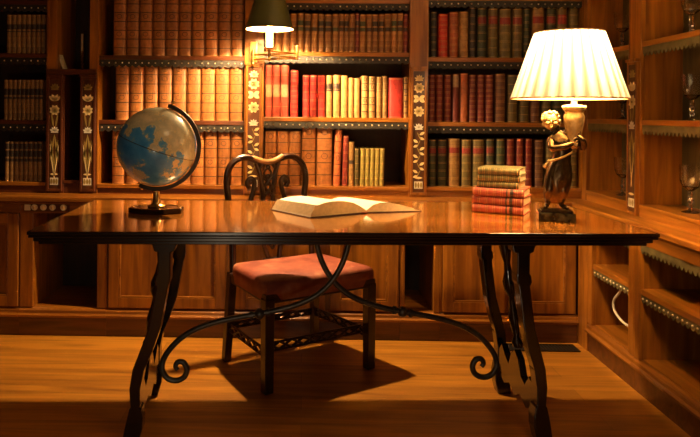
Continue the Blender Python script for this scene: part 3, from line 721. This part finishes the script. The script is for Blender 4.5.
# ------------------------------------------------------------------ cord and dark box in the corner shelf
o = obj('cord', MB().tube(bez([(1.53, 3.245, .42), (1.525, 3.26, .36), (1.53, 3.33, .30), (1.53, 3.32, .25), (1.54, 3.25, .215), (1.55, 3.15, .215), (1.57, 3.08, .22)], 36), .006, 8), IVORY, smooth=60)
tag(o, 'pale cord looping inside the low corner shelf', 'cord')
t = thing('transformer_box', 'small dark box behind the pale cord on the corner shelf', 'box', (1.62, 3.19, .1505))
obj('body', MB().box(-.04, .04, -.055, .05, 0, .085, .006), BLACKM, t, world=False); obj('cap', MB().box(-.03, .03, -.045, .04, .0852, .095, .002), VENTM, t, world=False)

# ------------------------------------------------------------------ the big table
TZ = 0.80; TYAW = R(2.67)
tb = thing('writing_table', 'large polished wooden trestle table with iron scroll braces', 'table', (.133, 2.695, 0), TYAW)
W2, D2 = 1.076, .415
m = MB().box(-W2+.010, W2-.010, -D2+.010, D2-.010, TZ-.010, TZ)
top = obj('tabletop', m, TOPW, tb, world=False)
m = MB(); q0 = (TZ-.013, TZ-.0002)
m.box(-W2, W2, -D2, -D2+.0098, *q0).box(-W2, W2, D2-.0098, D2, *q0).box(-W2, -W2+.0098, -D2+.0098, D2-.0098, *q0).box(W2-.0098, W2, -D2+.0098, D2-.0098, *q0)
obj('dark_banding', m, DARKW, tb, world=False, bevel=.003)
m = MB().box(-W2+.004, W2-.004, -D2+.004, D2-.004, TZ-.0225, TZ-.0132, .003).box(-W2+.016, W2-.016, -D2+.016, D2-.016, TZ-.036, TZ-.0228, .003).box(-W2+.03, W2-.03, -D2+.03, D2-.03, TZ-.048, TZ-.0362, .003)
obj('edge_moulding', m, DARKW, tb, world=False)
def leg_outline(x0, s, foot):
    """x0 centre of the top, s outward sign, foot outward travel"""
    prof = [(.752, .0, .105), (.725, 0, .105), (.722, .0, .09), (.70, 0, .078), (.695, .0, .056), (.62, .0, .056), (.612, .003, .064), (.59, .006, .066), (.575, .006, .05), (.50, .02, .050), (.42, .035, .050), (.34, .065, .054), (.27, .095, .050),
            (.20, .108, .046), (.135, .105, .040), (.128, .105, .052), (.095, .106, .068), (.055, .112, .076), (.025, .12, .072), (.0, .125, .066)]
    L = []; Rr = []
    k = foot/.125
    for z, off, wd in prof: c = x0 + s*off*k; wd *= .84 if z < .7 else .95; L.append((c-wd/2, z)); Rr.append((c+wd/2, z))
    return L + Rr[::-1]
for s, xl, ft in ((-1, -.645, .118), (1, .668, .085)):
    for yy in (-.215, .215):
        m = MB().prism(leg_outline(xl, s, ft), 'y', yy-.03, yy+.03)
        obj('leg', m, DARKW, tb, world=False, bevel=.008)
    # carved lower board joining front and rear foot
    pts = [(-.185, .10), (-.185, .20), (-.15, .21), (-.11, .165), (-.07, .18), (-.04, .235), (0, .26), (.04, .235), (.07, .18), (.11, .20), (.15, .235), (.185, .20), (.185, .10), (.12, .075), (.06, .10), (0, .07), (-.06, .10), (-.12, .075)]
    xb_ = xl + s*ft*.84
    obj('carved_side_board', MB().prism(pts, 'x', xb_-.014, xb_+.014), DARKW, tb, world=False, bevel=.004)
    pr = [(.0, 0), (.02, 0), (.024, .02), (.012, .045), (.019, .08), (.022, .12), (.013, .165), (.011, .20), (.024, .225), (.028, .26), (.016, .30), (.013, .34), (.02, .37), (.024, .40), (.018, .43), (.024, .45), (.0, .45)]
    m = MB().lathe(pr, 16); m.bm.transform(Matrix.Translation((xb_, 0, .27)) @ Matrix(((1, 0, -s*.14, 0), (0, 1, 0, 0), (0, 0, 1, 0), (0, 0, 0, 1))))
    obj('turned_spindle', m, DARKW, tb, world=False, smooth=45)
    obj('top_batten', MB().box(xl-.045, xl+.045, -.26, .26, TZ-.052, TZ-.0482, .001), DARKW, tb, world=False)
# iron scroll braces (built in the table's own frame)
rod = [(.186, .750), (.183, .690), (.160, .61), (.118, .537), (.062, .483), (-.008, .447), (-.09, .422), (-.169, .406), (-.25, .392), (-.335, .374), (-.42, .345), (-.49, .30), (-.54, .24), (-.553, .19), (-.533, .152), (-.498, .141), (-.466, .155), (-.455, .185), (-.468, .212), (-.49, .215), (-.500, .198), (-.492, .184)]
for s in (1, -1):
    P3 = []
    for x_, z_ in rod:
        xx = x_ - .111
        if s < 0: xx = -xx + .222 - .222
        P3.append((xx - .022 + (0 if s > 0 else .016), (-.010 if s > 0 else .016), z_))
    path = bez(P3, 110)
    rr = [.0115 if i < len(path)*.85 else .0115 - .003*(i-len(path)*.85)/(len(path)*.15) for i in range(len(path))]
    br = obj('iron_brace', MB().tube(path, rr, 10), IRON, tb, world=False, smooth=60)
    c = P3[7]; m = MB(); d = (Vector(P3[8])-Vector(P3[6])).normalized()
    m.sphere(c, .0215, 16)
    for q in (-.034, .034): m.tube([Vector(c)+d*(q-.006), Vector(c)+d*(q+.006)], .017, 12)
    obj('ball_collar', m, IRON, br, world=False, smooth=50)
    obj('fixing_plate', MB().box(P3[0][0]-.03, P3[0][0]+.03, P3[0][1]-.02, P3[0][1]+.02, TZ-.052, TZ-.0483), IRON, br, world=False)

# ------------------------------------------------------------------ chair
ch = thing('side_chair', 'carved mahogany chair with worn red leather seat behind the table', 'chair', (-.030, 3.222, 0), R(33))
def loc_leg(x, y, x1, y1, z0, z1_, w0, w1):
    m = MB(); A = [m.bm.verts.new((x+a*w0, y+b*w0, z0)) for a, b in ((-1, -1), (1, -1), (1, 1), (-1, 1))]; B = [m.bm.verts.new((x1+a*w1, y1+b*w1, z1_)) for a, b in ((-1, -1), (1, -1), (1, 1), (-1, 1))]
    for k in range(4): m._face([A[k], A[(k+1) % 4], B[(k+1) % 4], B[k]])
    m._face(A[::-1]); m._face(B); return m
FXw, BXw, FYc, BYc = .278, .240, -.212, .200
for s in (-1, 1):
    obj('leg', loc_leg(s*FXw, FYc, s*FXw, FYc, 0, .405, .021, .023), CHAIRW, ch, world=False, bevel=.003)
    obj('leg', loc_leg(s*(BXw+.018), BYc+.02, s*BXw, BYc, 0, .43, .018, .02), CHAIRW, ch, world=False, bevel=.003)
m = MB(); ol = [(-FXw-.02, FYc-.02), (FXw+.02, FYc-.02), (BXw+.018, BYc-.02), (-BXw-.018, BYc-.02)]
m.prism(ol, 'z', .385, .425); obj('seat_rail', m, CHAIRW, ch, world=False, bevel=.003)
# upholstered seat: domed loft
m = MB(); rings = []
for z, ins in ((.395, .0), (.425, -.003), (.458, -.003), (.472, .003), (.480, .015), (.486, .05), (.489, .12)):
    ring = []
    n4 = 8
    for e in range(4):
        p0, p1 = ol[e], ol[(e+1) % 4]
        for k in range(n4):
            t_ = k/n4; x_ = p0[0] + (p1[0]-p0[0])*t_; y_ = p0[1] + (p1[1]-p0[1])*t_
            cx_, cy_ = x_, y_; l_ = math.hypot(x_, y_)
            f = (l_ - ins - (.012 if k == 0 else 0)) / l_
            ring.append(m.bm.verts.new((x_*f, y_*f, z)))
    rings.append(ring)
for a, b in zip(rings, rings[1:]):
    for k in range(len(a)): m._face([a[k], a[(k+1) % len(a)], b[(k+1) % len(a)], b[k]])
cv = m.bm.verts.new((0, 0, .494))
for k in range(len(rings[-1])): m._face([rings[-1][k], rings[-1][(k+1) % len(rings[-1])], cv])
m._face(rings[0][::-1])
so = obj('seat', m, SEATM, ch, world=False, smooth=60)
def fret(p0, p1, z, h=.034):
    m = MB(); p0 = Vector((*p0, 0)); p1 = Vector((*p1, 0)); L = (p1-p0).length; d = (p1-p0)/L
    n_ = max(3, round(L/.12)); st = L/n_
    loc = []
    def bar(a, za, b, zb, r=.006): m.tube([p0+d*a+Vector((0, 0, za)), p0+d*b+Vector((0, 0, zb))], r, 6)
    bar(0, z-h/2, L, z-h/2, .0055); bar(0, z+h/2, L, z+h/2, .0055)
    for i in range(n_):
        a = st*i; bar(a, z-h/2, a+st/2, z+h/2); bar(a+st/2, z+h/2, a+st, z-h/2); bar(a, z+h/2, a+st/2, z-h/2); bar(a+st/2, z-h/2, a+st, z+h/2)
    return m
obj('pierced_stretcher', fret((-FXw, FYc+.02), (-BXw-.012, BYc+.01), .165), CHAIRW, ch, world=False)
obj('pierced_stretcher', fret((FXw, FYc+.02), (BXw+.012, BYc+.01), .165), CHAIRW, ch, world=False)
obj('pierced_stretcher', fret((-FXw+.02, FYc+.04), (FXw-.02, FYc+.04), .178), CHAIRW, ch, world=False)
obj('pierced_stretcher', fret((-BXw, BYc+.02), (BXw, BYc+.02), .165, .025), CHAIRW, ch, world=False)
# back: yoke frame
def cz(py): return 1.2 - (py-114)*3.43/673 - .004
def cxl(px): return (px-265.3-5.2)*.0059
yb = BYc + .008
def yk(z): return yb + max(0, z-.45)*.05
fr = [(-.207, .42), (-.210, .55), (-.217, .68), (cxl(228), cz(199)), (cxl(226.5), cz(180)), (cxl(228), cz(168)), (cxl(233), cz(160)), (cxl(240.5), cz(156)), (cxl(248), cz(156.5)), (cxl(257), cz(160)), (cxl(265.3), cz(161.2))]
full = fr + [(2*cxl(265.3)-x_, z_) for x_, z_ in fr[::-1][1:]]
full[0] = (-.232, .42); full[-1] = (.232, .42); full[1] = (-.233, .55); full[-2] = (.226, .55); full[2] = (-.238, .68); full[-3] = (.212, .68)
pth = bez([(x_, yk(z_), z_) for x_, z_ in full], 96)
m = MB(); m.tube(pth, .0165, 10)
bk = obj('back_frame', m, CHAIRW, ch, world=False, smooth=60)
m = MB()
for off in (-.007, .0, .007):
    m.tube([Vector((p.x*(1+off*3), p.y-.0155, p.z+ (off if abs(p.x) < .19 else 0))) for p in pth[18:-18]], .0028, 5)
obj('reeding', m, CHAIRW, bk, world=False, smooth=60)
obj('crest_rail', MB().tube(bez([(cxl(250), yk(.98)-.006, cz(156.0)), (cxl(258), yk(.98)-.012, cz(159.5)), (cxl(265.3), yk(.98)-.014, cz(160.8)), (cxl(273), yk(.98)-.012, cz(159.2)), (cxl(280), yk(.98)-.006, cz(155.4))], 24), [.010]+[.014]*24, 10), plain('worn_crest', (.30, .15, .05), .3, coat=.4, noise=.2), bk, world=False, smooth=60)
# pierced splat
m = MB()
def sp(pts, r=.0075, n=28):
    m.tube(bez([(x_+cxl(265.3)*min(1, max(0, (z_-.45)/.3)), yk(z_)-.002, z_) for x_, z_ in pts], n), r, 8)
for s in (-1, 1):
    sp([(s*.065, .955), (s*.045, .90), (s*.034, .83), (s*.030, .76), (s*.045, .68), (s*.062, .60), (s*.045, .53), (s*.03, .47)], .013, 40)
    sp([(s*.105, .83), (s*.118, .855), (s*.10, .878), (s*.078, .86), (s*.085, .81), (s*.10, .76), (s*.088, .70), (s*.055, .66)], .013, 40)
    sp([(s*.02, .955), (s*.052, .91), (s*.012, .87), (-s*.018, .83), (s*.02, .79), (s*.03, .75), (-s*.01, .70), (-s*.035, .66)], .009, 40)
    sp([(0, .93), (s*.022, .90), (0, .87), (s*.015, .84), (0, .80)], .006, 20)
    sp([(0, .74), (s*.03, .70), (s*.012, .64), (s*.035, .58), (0, .52)], .007, 24)
for z_ in (.93, .885, .85, .80, .755): m.sphere((cxl(265.3), yk(z_)-.006, z_), .0125, 10, (1.2, .7, 1))
m.sphere((-.10+cxl(265.3), yk(.85), .862), .016, 10); m.sphere((.10+cxl(265.3), yk(.85), .862), .016, 10)
obj('pierced_splat', m, CHAIRW, ch, world=False, smooth=60)
obj('splat_shoe', MB().prism([(-.075, .425), (.075, .425), (.07, .455), (.055, .475), (-.055, .475), (-.07, .455)], 'y', yb-.022, yb+.018), CHAIRW, ch, world=False, bevel=.004)

# ------------------------------------------------------------------ globe
gx, gy = -.590, 2.70; gc = Vector((0, 0, .264)); gr = .158; tilt = R(19.5)
g = thing('desk_globe', 'old blue and cream globe in a dark half meridian on the table', 'globe', (gx, gy, TZ+.0005), 0)
m = MB(); m.sphere((0, 0, 0), gr, 64)
sp_ = obj('sphere', m, GLOBEM, g, world=False, smooth=80); sp_.location = gc; sp_.rotation_euler = (0, tilt, 0)
m = MB()
for q in (0,): m.tube([(gr*1.001*math.cos(2*PI*k/72), gr*1.001*math.sin(2*PI*k/72), q) for k in range(73)], .0013, 5, cap=False)
eq = obj('equator_line', m, DLINE, sp_, world=False, smooth=80)
m = MB(); N_ = 40
ang = [tilt + PI*k/N_ for k in range(-1, N_+2)]
pts = [(gc.x + (gr+.0125)*math.sin(a), gc.z + (gr+.0125)*math.cos(a)) for a in ang]
m.ribbon(pts, .0165, 'y', -.009, .009)
obj('meridian_arm', m, plain('dark_bronze', (.06, .045, .028), .35, .6, noise=.3), g, world=False, bevel=.002)
ax = Vector((math.sin(tilt), 0, math.cos(tilt)))
obj('pivot_pin', MB().tube([gc+ax*(gr-.002), gc+ax*(gr+.030)], .0055, 10).sphere(gc+ax*(gr+.034), .008, 10), BRASS, g, world=False, smooth=50)
obj('pivot_pin', MB().tube([gc-ax*(gr-.002), gc-ax*(gr+.026)], .0055, 10), BRASS, g, world=False, smooth=50)
obj('stem', MB().lathe([(.0, .0205), (.034, .0205), (.036, .026), (.022, .031), (.018, .038), (.014, .055), (.013, .0835), (0, .0835)], 20), BRASS, g, world=False, smooth=45)
m = MB(); oc = [(.115*math.cos(R(22.5+45*k)), .078*math.sin(R(22.5+45*k))) for k in range(8)]
m.prism(oc, 'z', 0, .020)
obj('base', m, DARKW, g, world=False, bevel=.003)
m = MB().ribbon([(p[0]*.93, p[1]*.93) for p in oc + [oc[0]]], .006, 'z', .0202, .022); obj('brass_trim', m, BRASS, g, world=False)

# ------------------------------------------------------------------ open book
A, B, Cg, Dn = (-.129, 2.797), (.028, 2.593), (.257, 2.742), (.486, 2.802)
ob = thing('open_book', 'thick old book lying open on the table in front of the chair', 'book', (.2, 2.83, TZ+.0005), 0)
WMi = WM[ob.name].inverted()
def block(base, name, mats):
    """base: list of sections along near->far; each a list of (x,y,z) top line from fore edge to gutter, plus zero line"""
    m = MB(); rowsv = []
    for sec in base:
        top_ = [m.bm.verts.new(WMi @ Vector((x_, y_, TZ+.0045+z_))) for x_, y_, z_ in sec]; bot = [m.bm.verts.new(WMi @ Vector((x_, y_, TZ+.004))) for x_, y_, z_ in sec]
        top_[0].co = top_[0].co.lerp(top_[1].co, .75); top_[0].co.z = WMi.translation.z + TZ+.0045+sec[0][2]
        rowsv.append((top_, bot))
    for (t0, b0), (t1, b1) in zip(rowsv, rowsv[1:]):
        for k in range(len(t0)-1):
            m.mi = 1; m._face([t0[k], t0[k+1], t1[k+1], t1[k]]); m.mi = 0; m._face([b0[k+1], b0[k], b1[k], b1[k+1]])
        m.mi = 0; m._face([t0[0], t1[0], b1[0], b0[0]]); m._face([t0[-1], b0[-1], b1[-1], t1[-1]])
    for t_, b_ in (rowsv[0], rowsv[-1]):
        for k in range(len(t_)-1): m._face([t_[k], b_[k], b_[k+1], t_[k+1]])
    return obj(name, m, mats, ob, world=False, smooth=50)
vf = Vector((A[0]-B[0], A[1]-B[1])) * 1.0       # near -> far direction along the fore edge
hL = [.004, .042, .050, .053, .053, .049, .042, .027, .008]; hR = [.003, .010, .018, .026, .032, .036, .036, .028, .006]
hL[0] = .044
def sections(P, Q, v, hh, sk=0.0):
    out = []
    for j in range(7):
        t_ = j/6; sec = []
        for k, h_ in enumerate(hh):
            u = k/(len(hh)-1)
            x_ = P[0] + (Q[0]-P[0])*u + v.x*t_; y_ = P[1] + (Q[1]-P[1])*u + v.y*t_
            sec.append((x_, y_, h_*(1-.12*t_)))
        out.append(sec)
    return out
gut = (Cg[0], Cg[1])
PGE = plain('old_page_edges', (.74, .55, .28), .75, noise=.08, nscale=70)
vR = Vector((vf.x*.55, vf.y*1.05))
block(sections(B, gut, Vector((vf.x, vf.y)), hL), 'left_page_block', [PGE, PAPER])
block(sections((Dn[0], Dn[1]), (gut[0]+.001, gut[1]+.0005), Vector((vf.x, vf.y)), hR), 'right_page_block', [PGE, PAPER])
m = MB()
def quad(P, Q, v, e):
    p = [Vector((*P, 0)), Vector((*Q, 0)), Vector((Q[0]+v.x, Q[1]+v.y, 0)), Vector((P[0]+v.x, P[1]+v.y, 0))]
    c = sum(p, Vector())/4; return [((q-c)*e + c).to_2d() for q in p]
for P_, Q_ in ((B, gut), (gut, Dn)):
    pts = quad(P_, Q_, Vector((vf.x, vf.y)), 1.035); m.prism([(q.x-.2, q.y-2.83) for q in pts], 'z', 0, .0035)
obj('cover', m, BROWN, ob, world=False)
obj('ribbon', MB().ribbon([(gut[0]-.2+.01, gut[1]-2.83+.02), (gut[0]-.2-.002, gut[1]-2.83-.012), (gut[0]-.2-.02, gut[1]-2.83-.02)], .007, 'z', .0037, .0048), RIBBON, ob, world=False)

# ------------------------------------------------------------------ stack of six books
def lying(label, cov, z, th, L, dp, cx_, cy_, rz, labm=None):
    """book lying flat, spine towards the camera; modelled upright then laid on its side"""
    w_, h_, d_ = th, L, dp
    o = book(label, cov, w_, h_, d_, (0, 0, 0), style='bands', nb=6, labmat=labm, lab=(.66, .8), cat='book', group='stack of old books on the table')
    o.matrix_world = Matrix.Translation((cx_, cy_, z + th/2)) @ Matrix.Rotation(rz, 4, 'Z') @ Matrix.Rotation(R(90), 4, 'Y') @ Matrix.Translation((0, 0, -L/2))
    return o
STR = leather('stack_red', (.50, .10, .05)); STG = leather('stack_olive', (.16, .13, .04))
zs_ = TZ + .0008
spec = [('rose-red leather book, bottom of the stack beside the statue lamp', STR, .0345, .203, 0, 0, -28), ('rose-red leather book, second from the bottom of the stack', STR, .034, .205, .0, .003, -29),
        ('rose-red leather book under the three olive ones in the stack', STR, .033, .203, .002, .0, -27), ('olive gilt-banded book resting on the red ones in the stack', STG, .027, .166, .002, .010, -29),
        ('olive gilt-banded book, second from the top of the stack', STG, .027, .170, .006, .008, -27), ('olive gilt-banded book, topmost of the stack', STG, .028, .166, .004, .006, -28)]
for lab_, cov, th, L, dx, dy, rz in spec:
    lying(lab_, cov, zs_, th, L, (.160 if cov is STR else .150), .795+dx, 2.762+dy, R(rz), labm=LDARK if cov is STR else None)
    zs_ += th + .0004

# ------------------------------------------------------------------ statue lamp
lx, ly = .972, 2.605
la = thing('table_lamp', 'bronze cherub table lamp with a lit cream pleated shade', 'lamp', (lx, ly, TZ+.0005), R(-14))
Mla = WM[la.name]
obj('marble_base', MB().box(-.066, .066, -.05, .05, 0, .034, .002), MARBLE, la, world=False)
obj('plinth_cap', MB().box(-.056, .056, -.042, .042, .0342, .042, .003), BRONZE, la, world=False)
K = .00386
def q(px, py, y=0): return Vector(((px-555)*K, y, (219-py)*K*1.0))
fig = bpy.data.meshes.new('figure')
J = {'pelvis': (q(557, 169, 0), .038), 'waist': (q(560, 157, .0), .034), 'chest': (q(561.5, 145, 0), .040), 'neckb': (q(559, 136, -.003), .02), 'neck': (q(555.5, 131, -.006), .015), 'headc': (q(550, 122, -.012), .024),
     'shL': (q(550.5, 139.5, -.006), .021), 'elL': (q(550, 148, -.030), .018), 'haL': (q(562, 145, -.046), .014), 'haL2': (q(570, 141, -.040), .010),
     'shR': (q(571, 138, .0), .021), 'elR': (q(580, 147, -.018), .017), 'haR': (q(578, 139, -.040), .0125), 'haR2': (q(573, 133.5, -.034), .008),
     'hipL': (q(551, 175, -.002), .031), 'knL': (q(548, 191, -.014), .022), 'anL': (q(547, 204, .0), .0105), 'toL': (q(544, 206.3, -.026), .007),
     'hipR': (q(564, 175, .002), .032), 'knR': (q(561, 191, -.012), .023), 'anR': (q(560, 204, .004), .0105), 'toR': (q(566, 206.3, -.022), .007)}
names = list(J); ED = [('pelvis', 'waist'), ('waist', 'chest'), ('chest', 'neckb'), ('neckb', 'neck'), ('neck', 'headc'), ('neckb', 'shL'), ('shL', 'elL'), ('elL', 'haL'), ('haL', 'haL2'), ('neckb', 'shR'), ('shR', 'elR'), ('elR', 'haR'), ('haR', 'haR2'),
      ('pelvis', 'hipL'), ('hipL', 'knL'), ('knL', 'anL'), ('anL', 'toL'), ('pelvis', 'hipR'), ('hipR', 'knR'), ('knR', 'anR'), ('anR', 'toR')]
fig.from_pydata([J[n][0] for n in names], [(names.index(a), names.index(b)) for a, b in ED], [])
fo = bpy.data.objects.new('cherub_figure', fig); C.objects.link(fo); fo.parent = la; WM[fo.name] = WM[la.name]
sk = fo.modifiers.new('skin', 'SKIN'); sk.use_smooth_shade = True
for i, n in enumerate(names): fig.skin_vertices[0].data[i].radius = (J[n][1], J[n][1]); fig.skin_vertices[0].data[i].use_root = (i == 0)
sb = fo.modifiers.new('sub', 'SUBSURF'); sb.levels = sb.render_levels = 2
fig.materials.append(BRONZE)
hc = q(549.3, 120, -.014)
m = MB(); hr = .0325
m.sphere(hc, hr, 24, (.92, 1.0, 1.05))
m.sphere(hc+Vector((-.002, -hr*.93, -.004)), .0058, 10, (.8, 1, 1.2))                      # nose
for s in (-1, 1):
    m.sphere(hc+Vector((s*.0125, -hr*.78, -.010)), .0105, 12, (1, .8, .9))                # cheeks
    m.sphere(hc+Vector((s*.010, -hr*.90, .004)), .0045, 8, (1.3, .5, .8))                 # eyes
    m.sphere(hc+Vector((s*.0275, 0, -.002)), .0075, 8, (.5, .8, 1.2))                     # ears
    m.sphere(hc+Vector((s*.010, -hr*.88, .010)), .0045, 8, (1.7, .5, .5))                 # brows
m.sphere(hc+Vector((-.001, -hr*.90, -.0155)), .0048, 8, (1.5, .6, .5)); m.sphere(hc+Vector((0, -hr*.75, -.023)), .0075, 10)
obj('head', m, HAIRB, la, world=False, smooth=80)
m = MB(); rnd = random.Random(3)
for k in range(110):
    v = Vector((rnd.gauss(0, 1), rnd.gauss(0, 1), rnd.gauss(0, 1))).normalized()
    if v.z < -.45 or (v.y < -.12 and v.z < .66) or (v.y < 0 and v.z < 0): continue
    m.sphere(hc + Vector((v.x*hr*.95, v.y*hr*.98, v.z*hr*1.07)), rnd.uniform(.0055, .0085), 8)
obj('curly_hair', m, HAIRB, la, world=False, smooth=80)
# fingers on the torch
m = MB()
for k in range(4):
    b0 = q(571, 139.5+k*1.5, -.042); m.tube(bez([b0, b0+Vector((.008, -.003, .001)), b0+Vector((.0145, .003, .001)), b0+Vector((.016, .009, 0))], 9), [.0032]*9 + [.0026], 6)
b0 = q(570, 139, -.042); m.tube([b0, b0+Vector((.004, -.002, .008)), b0+Vector((.008, .002, .013))], [.004, .0035, .003], 6)
for k in range(4):
    b0 = q(574.5, 132.4+k*1.5, -.034); m.tube(bez([b0, b0+Vector((-.007, -.003, .001)), b0+Vector((-.013, .002, .001)), b0+Vector((-.015, .008, 0))], 9), [.0032]*9 + [.0026], 6)
b0 = q(575.5, 131, -.034); m.tube([b0, b0+Vector((-.003, -.001, .008)), b0+Vector((-.006, .003, .012))], [.004, .0035, .003], 6)
obj('fingers', m, BRONZE, fo, world=False, smooth=60)
# drapery round the hips
def lum(a, z): return 1 + .07*math.sin(a*7+z*60) + .04*math.sin(a*13-z*90)
m = MB().lathe([(.026, .066), (.034, .085), (.041, .115), (.046, .15), (.047, .175), (.043, .205), (.036, .235), (.033, .240), (.033, .236)], 48, center=(q(557, 0).x, .0, 0), fn=lum)
m.bm.transform(Matrix(((1, 0, .10, -.016), (0, .8, 0, 0), (0, 0, 1, 0), (0, 0, 0, 1))))
obj('drapery', m, BRONZE, la, world=False, smooth=80)
m = MB(); m.tube(bez([q(546, 160, -.030), q(552, 158.5, -.037), q(560, 155.5, -.038), q(568, 151, -.033), q(573, 149, -.02)], 24), .0042, 8)
m.tube(bez([q(548, 159.5, -.034), q(545.5, 163, -.036), q(543, 166, -.032)], 10), [.006]*6 + [.009]*5, 8); m.sphere(q(547.5, 160, -.035), .008, 10)
obj('sash', m, BRONZE2, la, world=False, smooth=60)
# torch column and fittings
tx = q(573.5, 0).x - .003
m = MB().lathe([(0, .275), (.010, .278), (.020, .284), (.024, .295), (.020, .308), (.024, .325), (.030, .35), (.035, .378), (.037, .40), (.031, .412), (.035, .42), (.041, .425), (.041, .432), (0, .432)], 24, center=(tx-.008, -.016, 0), fn=lambda a, z: 1+.05*math.cos(a*9))
m.bm.transform(Matrix(((1, 0, -.0, 0), (0, 1, 0, 0), (0, 0, 1, 0), (0, 0, 0, 1))))
obj('torch', m, BRONZE2, la, world=False, smooth=60)
m = MB().lathe([(0, .4325), (.042, .4325), (.044, .436), (.042, .441), (.012, .445), (.010, .458), (.016, .462), (.010, .468), (.008, .52), (0, .52)], 24, center=(tx-.008, -.016, 0)); obj('lamp_cap', m, IVORY, la, world=False, smooth=45)
sx = tx - .028; sy = -.016
z0s, z1s = .4675, .7180; r0, r1 = .208, .124; NP = 34
m = MB(); n = NP*8
prof = [(r0 + (r1-r0)*k/10, z0s + (z1s-z0s)*k/10) for k in range(11)]
m.lathe(prof, n, center=(sx, sy, 0), fn=lambda a, z: 1 + .022*abs(math.sin(a*NP/2)))
sh = obj('pleated_shade', m, SILK, la, world=False, smooth=60)
TR = plain('shade_trim', (.70, .42, .16), .6)
obj('shade_trim', MB().tube([(sx+(r0+.001)*math.cos(2*PI*k/72), sy+(r0+.001)*math.sin(2*PI*k/72), z0s) for k in range(73)], .0035, 6, cap=False), TR, sh, world=False, smooth=80)
obj('shade_trim', MB().tube([(sx+(r1+.001)*math.cos(2*PI*k/72), sy+(r1+.001)*math.sin(2*PI*k/72), z1s) for k in range(73)], .003, 6, cap=False), TR, sh, world=False, smooth=80)
m = MB()
for k in range(3):
    a = 2*PI*k/3+.4; m.tube([(sx, sy, .69), (sx+r1*.99*math.cos(a), sy+r1*.99*math.sin(a), z1s-.004)], .0015, 5)
m.tube([(sx, sy, .52), (sx, sy, .70)], .0025, 6); obj('shade_carrier', m, BRASS, la, world=False)
bl = obj('bulb', MB().sphere((sx+.018, sy, .585), .028, 16, (1, 1, 1.25)), BULB, la, world=False, smooth=80)
p = Mla @ Vector((sx, sy, .60))
lamp_light('table_lamp_light', p + Vector((0, -.0, .055)), 30, (1.0, .65, .34), .035)

# ------------------------------------------------------------------ brass sconce with green shade
scx = wx(269.5, 40, 3.45); scy = 3.45
xq_ = wx(253.5, 50, 3.73)
sn = thing('wall_sconce', 'brass swing-arm sconce with dark green metal shade on the pilaster', 'lamp', (xq_, YF-.001, 1.50), 0)
obj('backplate', MB().box(xq_-.02, xq_+.02, YF-.016, YF-.0015, 1.485, 1.60, .003), BRASS, sn)
e1 = (wx(297, 50, 3.58), 3.60)
m = MB()
for z_ in (1.500, 1.525): m.tube([(xq_, YF-.014, z_), (xq_, YF-.04, z_), (e1[0], e1[1], z_)], .0055, 8)
m.tube([(e1[0], e1[1], 1.49), (e1[0], e1[1], 1.555)], .008, 10); m.sphere((e1[0], e1[1], 1.56), .009, 10)
m.tube([(xq_, YF-.04, 1.48), (xq_, YF-.04, 1.555)], .008, 10); m.sphere((xq_, YF-.04, 1.475), .011, 10)
obj('swing_arm', m, BRASS, sn, smooth=50)
m = MB()
for z_ in (1.500, 1.522): m.tube([(e1[0], e1[1], z_), (scx, scy, z_)], .0052, 8)
m.tube([(scx, scy, 1.485), (scx, scy, 1.53)], .008, 10); m.sphere((scx, scy, 1.48), .010, 10)
m.lathe([(0, 1.527), (.015, 1.53), (.027, 1.537), (.027, 1.541), (.014, 1.542), (0, 1.542)], 20, center=(scx, scy, 0))
obj('outer_arm', m, BRASS, sn, smooth=50)
obj('candle_sleeve', MB().tube([(scx, scy, 1.5425), (scx, scy, 1.66)], .0165, 20), SLEEVE, sn, smooth=50)
sb_ = .1235; st_ = .062; zb, zt = 1.634, 1.845
m = MB().lathe([(sb_, zb), (st_, zt), (st_-.002, zt), (sb_-.0022, zb)], 56, center=(scx, scy, 0)); 
gs = obj('green_shade', m, GREENM, sn, smooth=50)
obj('shade_lining', MB().lathe([(sb_-.003, zb+.001), (st_-.003, zt-.001), (st_-.0036, zt-.001), (sb_-.0036, zb+.001)], 56, center=(scx, scy, 0)), SHADEIN, gs, smooth=50)
m = MB().tube([(scx+(sb_)*math.cos(2*PI*k/56), scy+(sb_)*math.sin(2*PI*k/56), zb) for k in range(57)], .0022, 6, cap=False); obj('shade_rim', m, BRASS, gs, smooth=80)
m = MB()
for k in range(3): a = 2*PI*k/3; m.tube([(scx, scy, 1.80), (scx+(st_-.003)*math.cos(a), scy+(st_-.003)*math.sin(a), zt-.012)], .0015, 5)
m.tube([(scx, scy, 1.74), (scx, scy, 1.80)], .002, 6); obj('shade_carrier', m, BRASS, sn)
obj('bulb', MB().sphere((scx, scy, 1.695), .020, 16, (1, 1, 1.5)), BULB, sn, smooth=80)
lamp_light('sconce_light', (scx, scy-.036, 1.690), 98, (1.0, .64, .32), .02)

# ------------------------------------------------------------------ floor vent
xv0, xv1 = 1.04, 1.42
v = thing('floor_vent', 'dark metal floor grate in front of the right base cabinet', 'vent', ((xv0+xv1)/2, 3.50, .0003))
obj('frame', MB().box(xv0, xv1, 3.45, 3.46, .0004, .006).box(xv0, xv1, 3.545, 3.555, .0004, .006).box(xv0, xv0+.01, 3.46, 3.545, .0004, .006).box(xv1-.01, xv1, 3.46, 3.545, .0004, .006), VENTM, v)
m = MB()
for k in range(22): x_ = xv0+.012 + (xv1-xv0-.03)*k/21; m.box(x_, x_+.006, 3.46, 3.545, .001, .005)
obj('slats', m, VENTM, v); obj('duct_opening', MB().box(xv0+.005, xv1-.005, 3.455, 3.55, .0003, .0009), BLACKM, v)
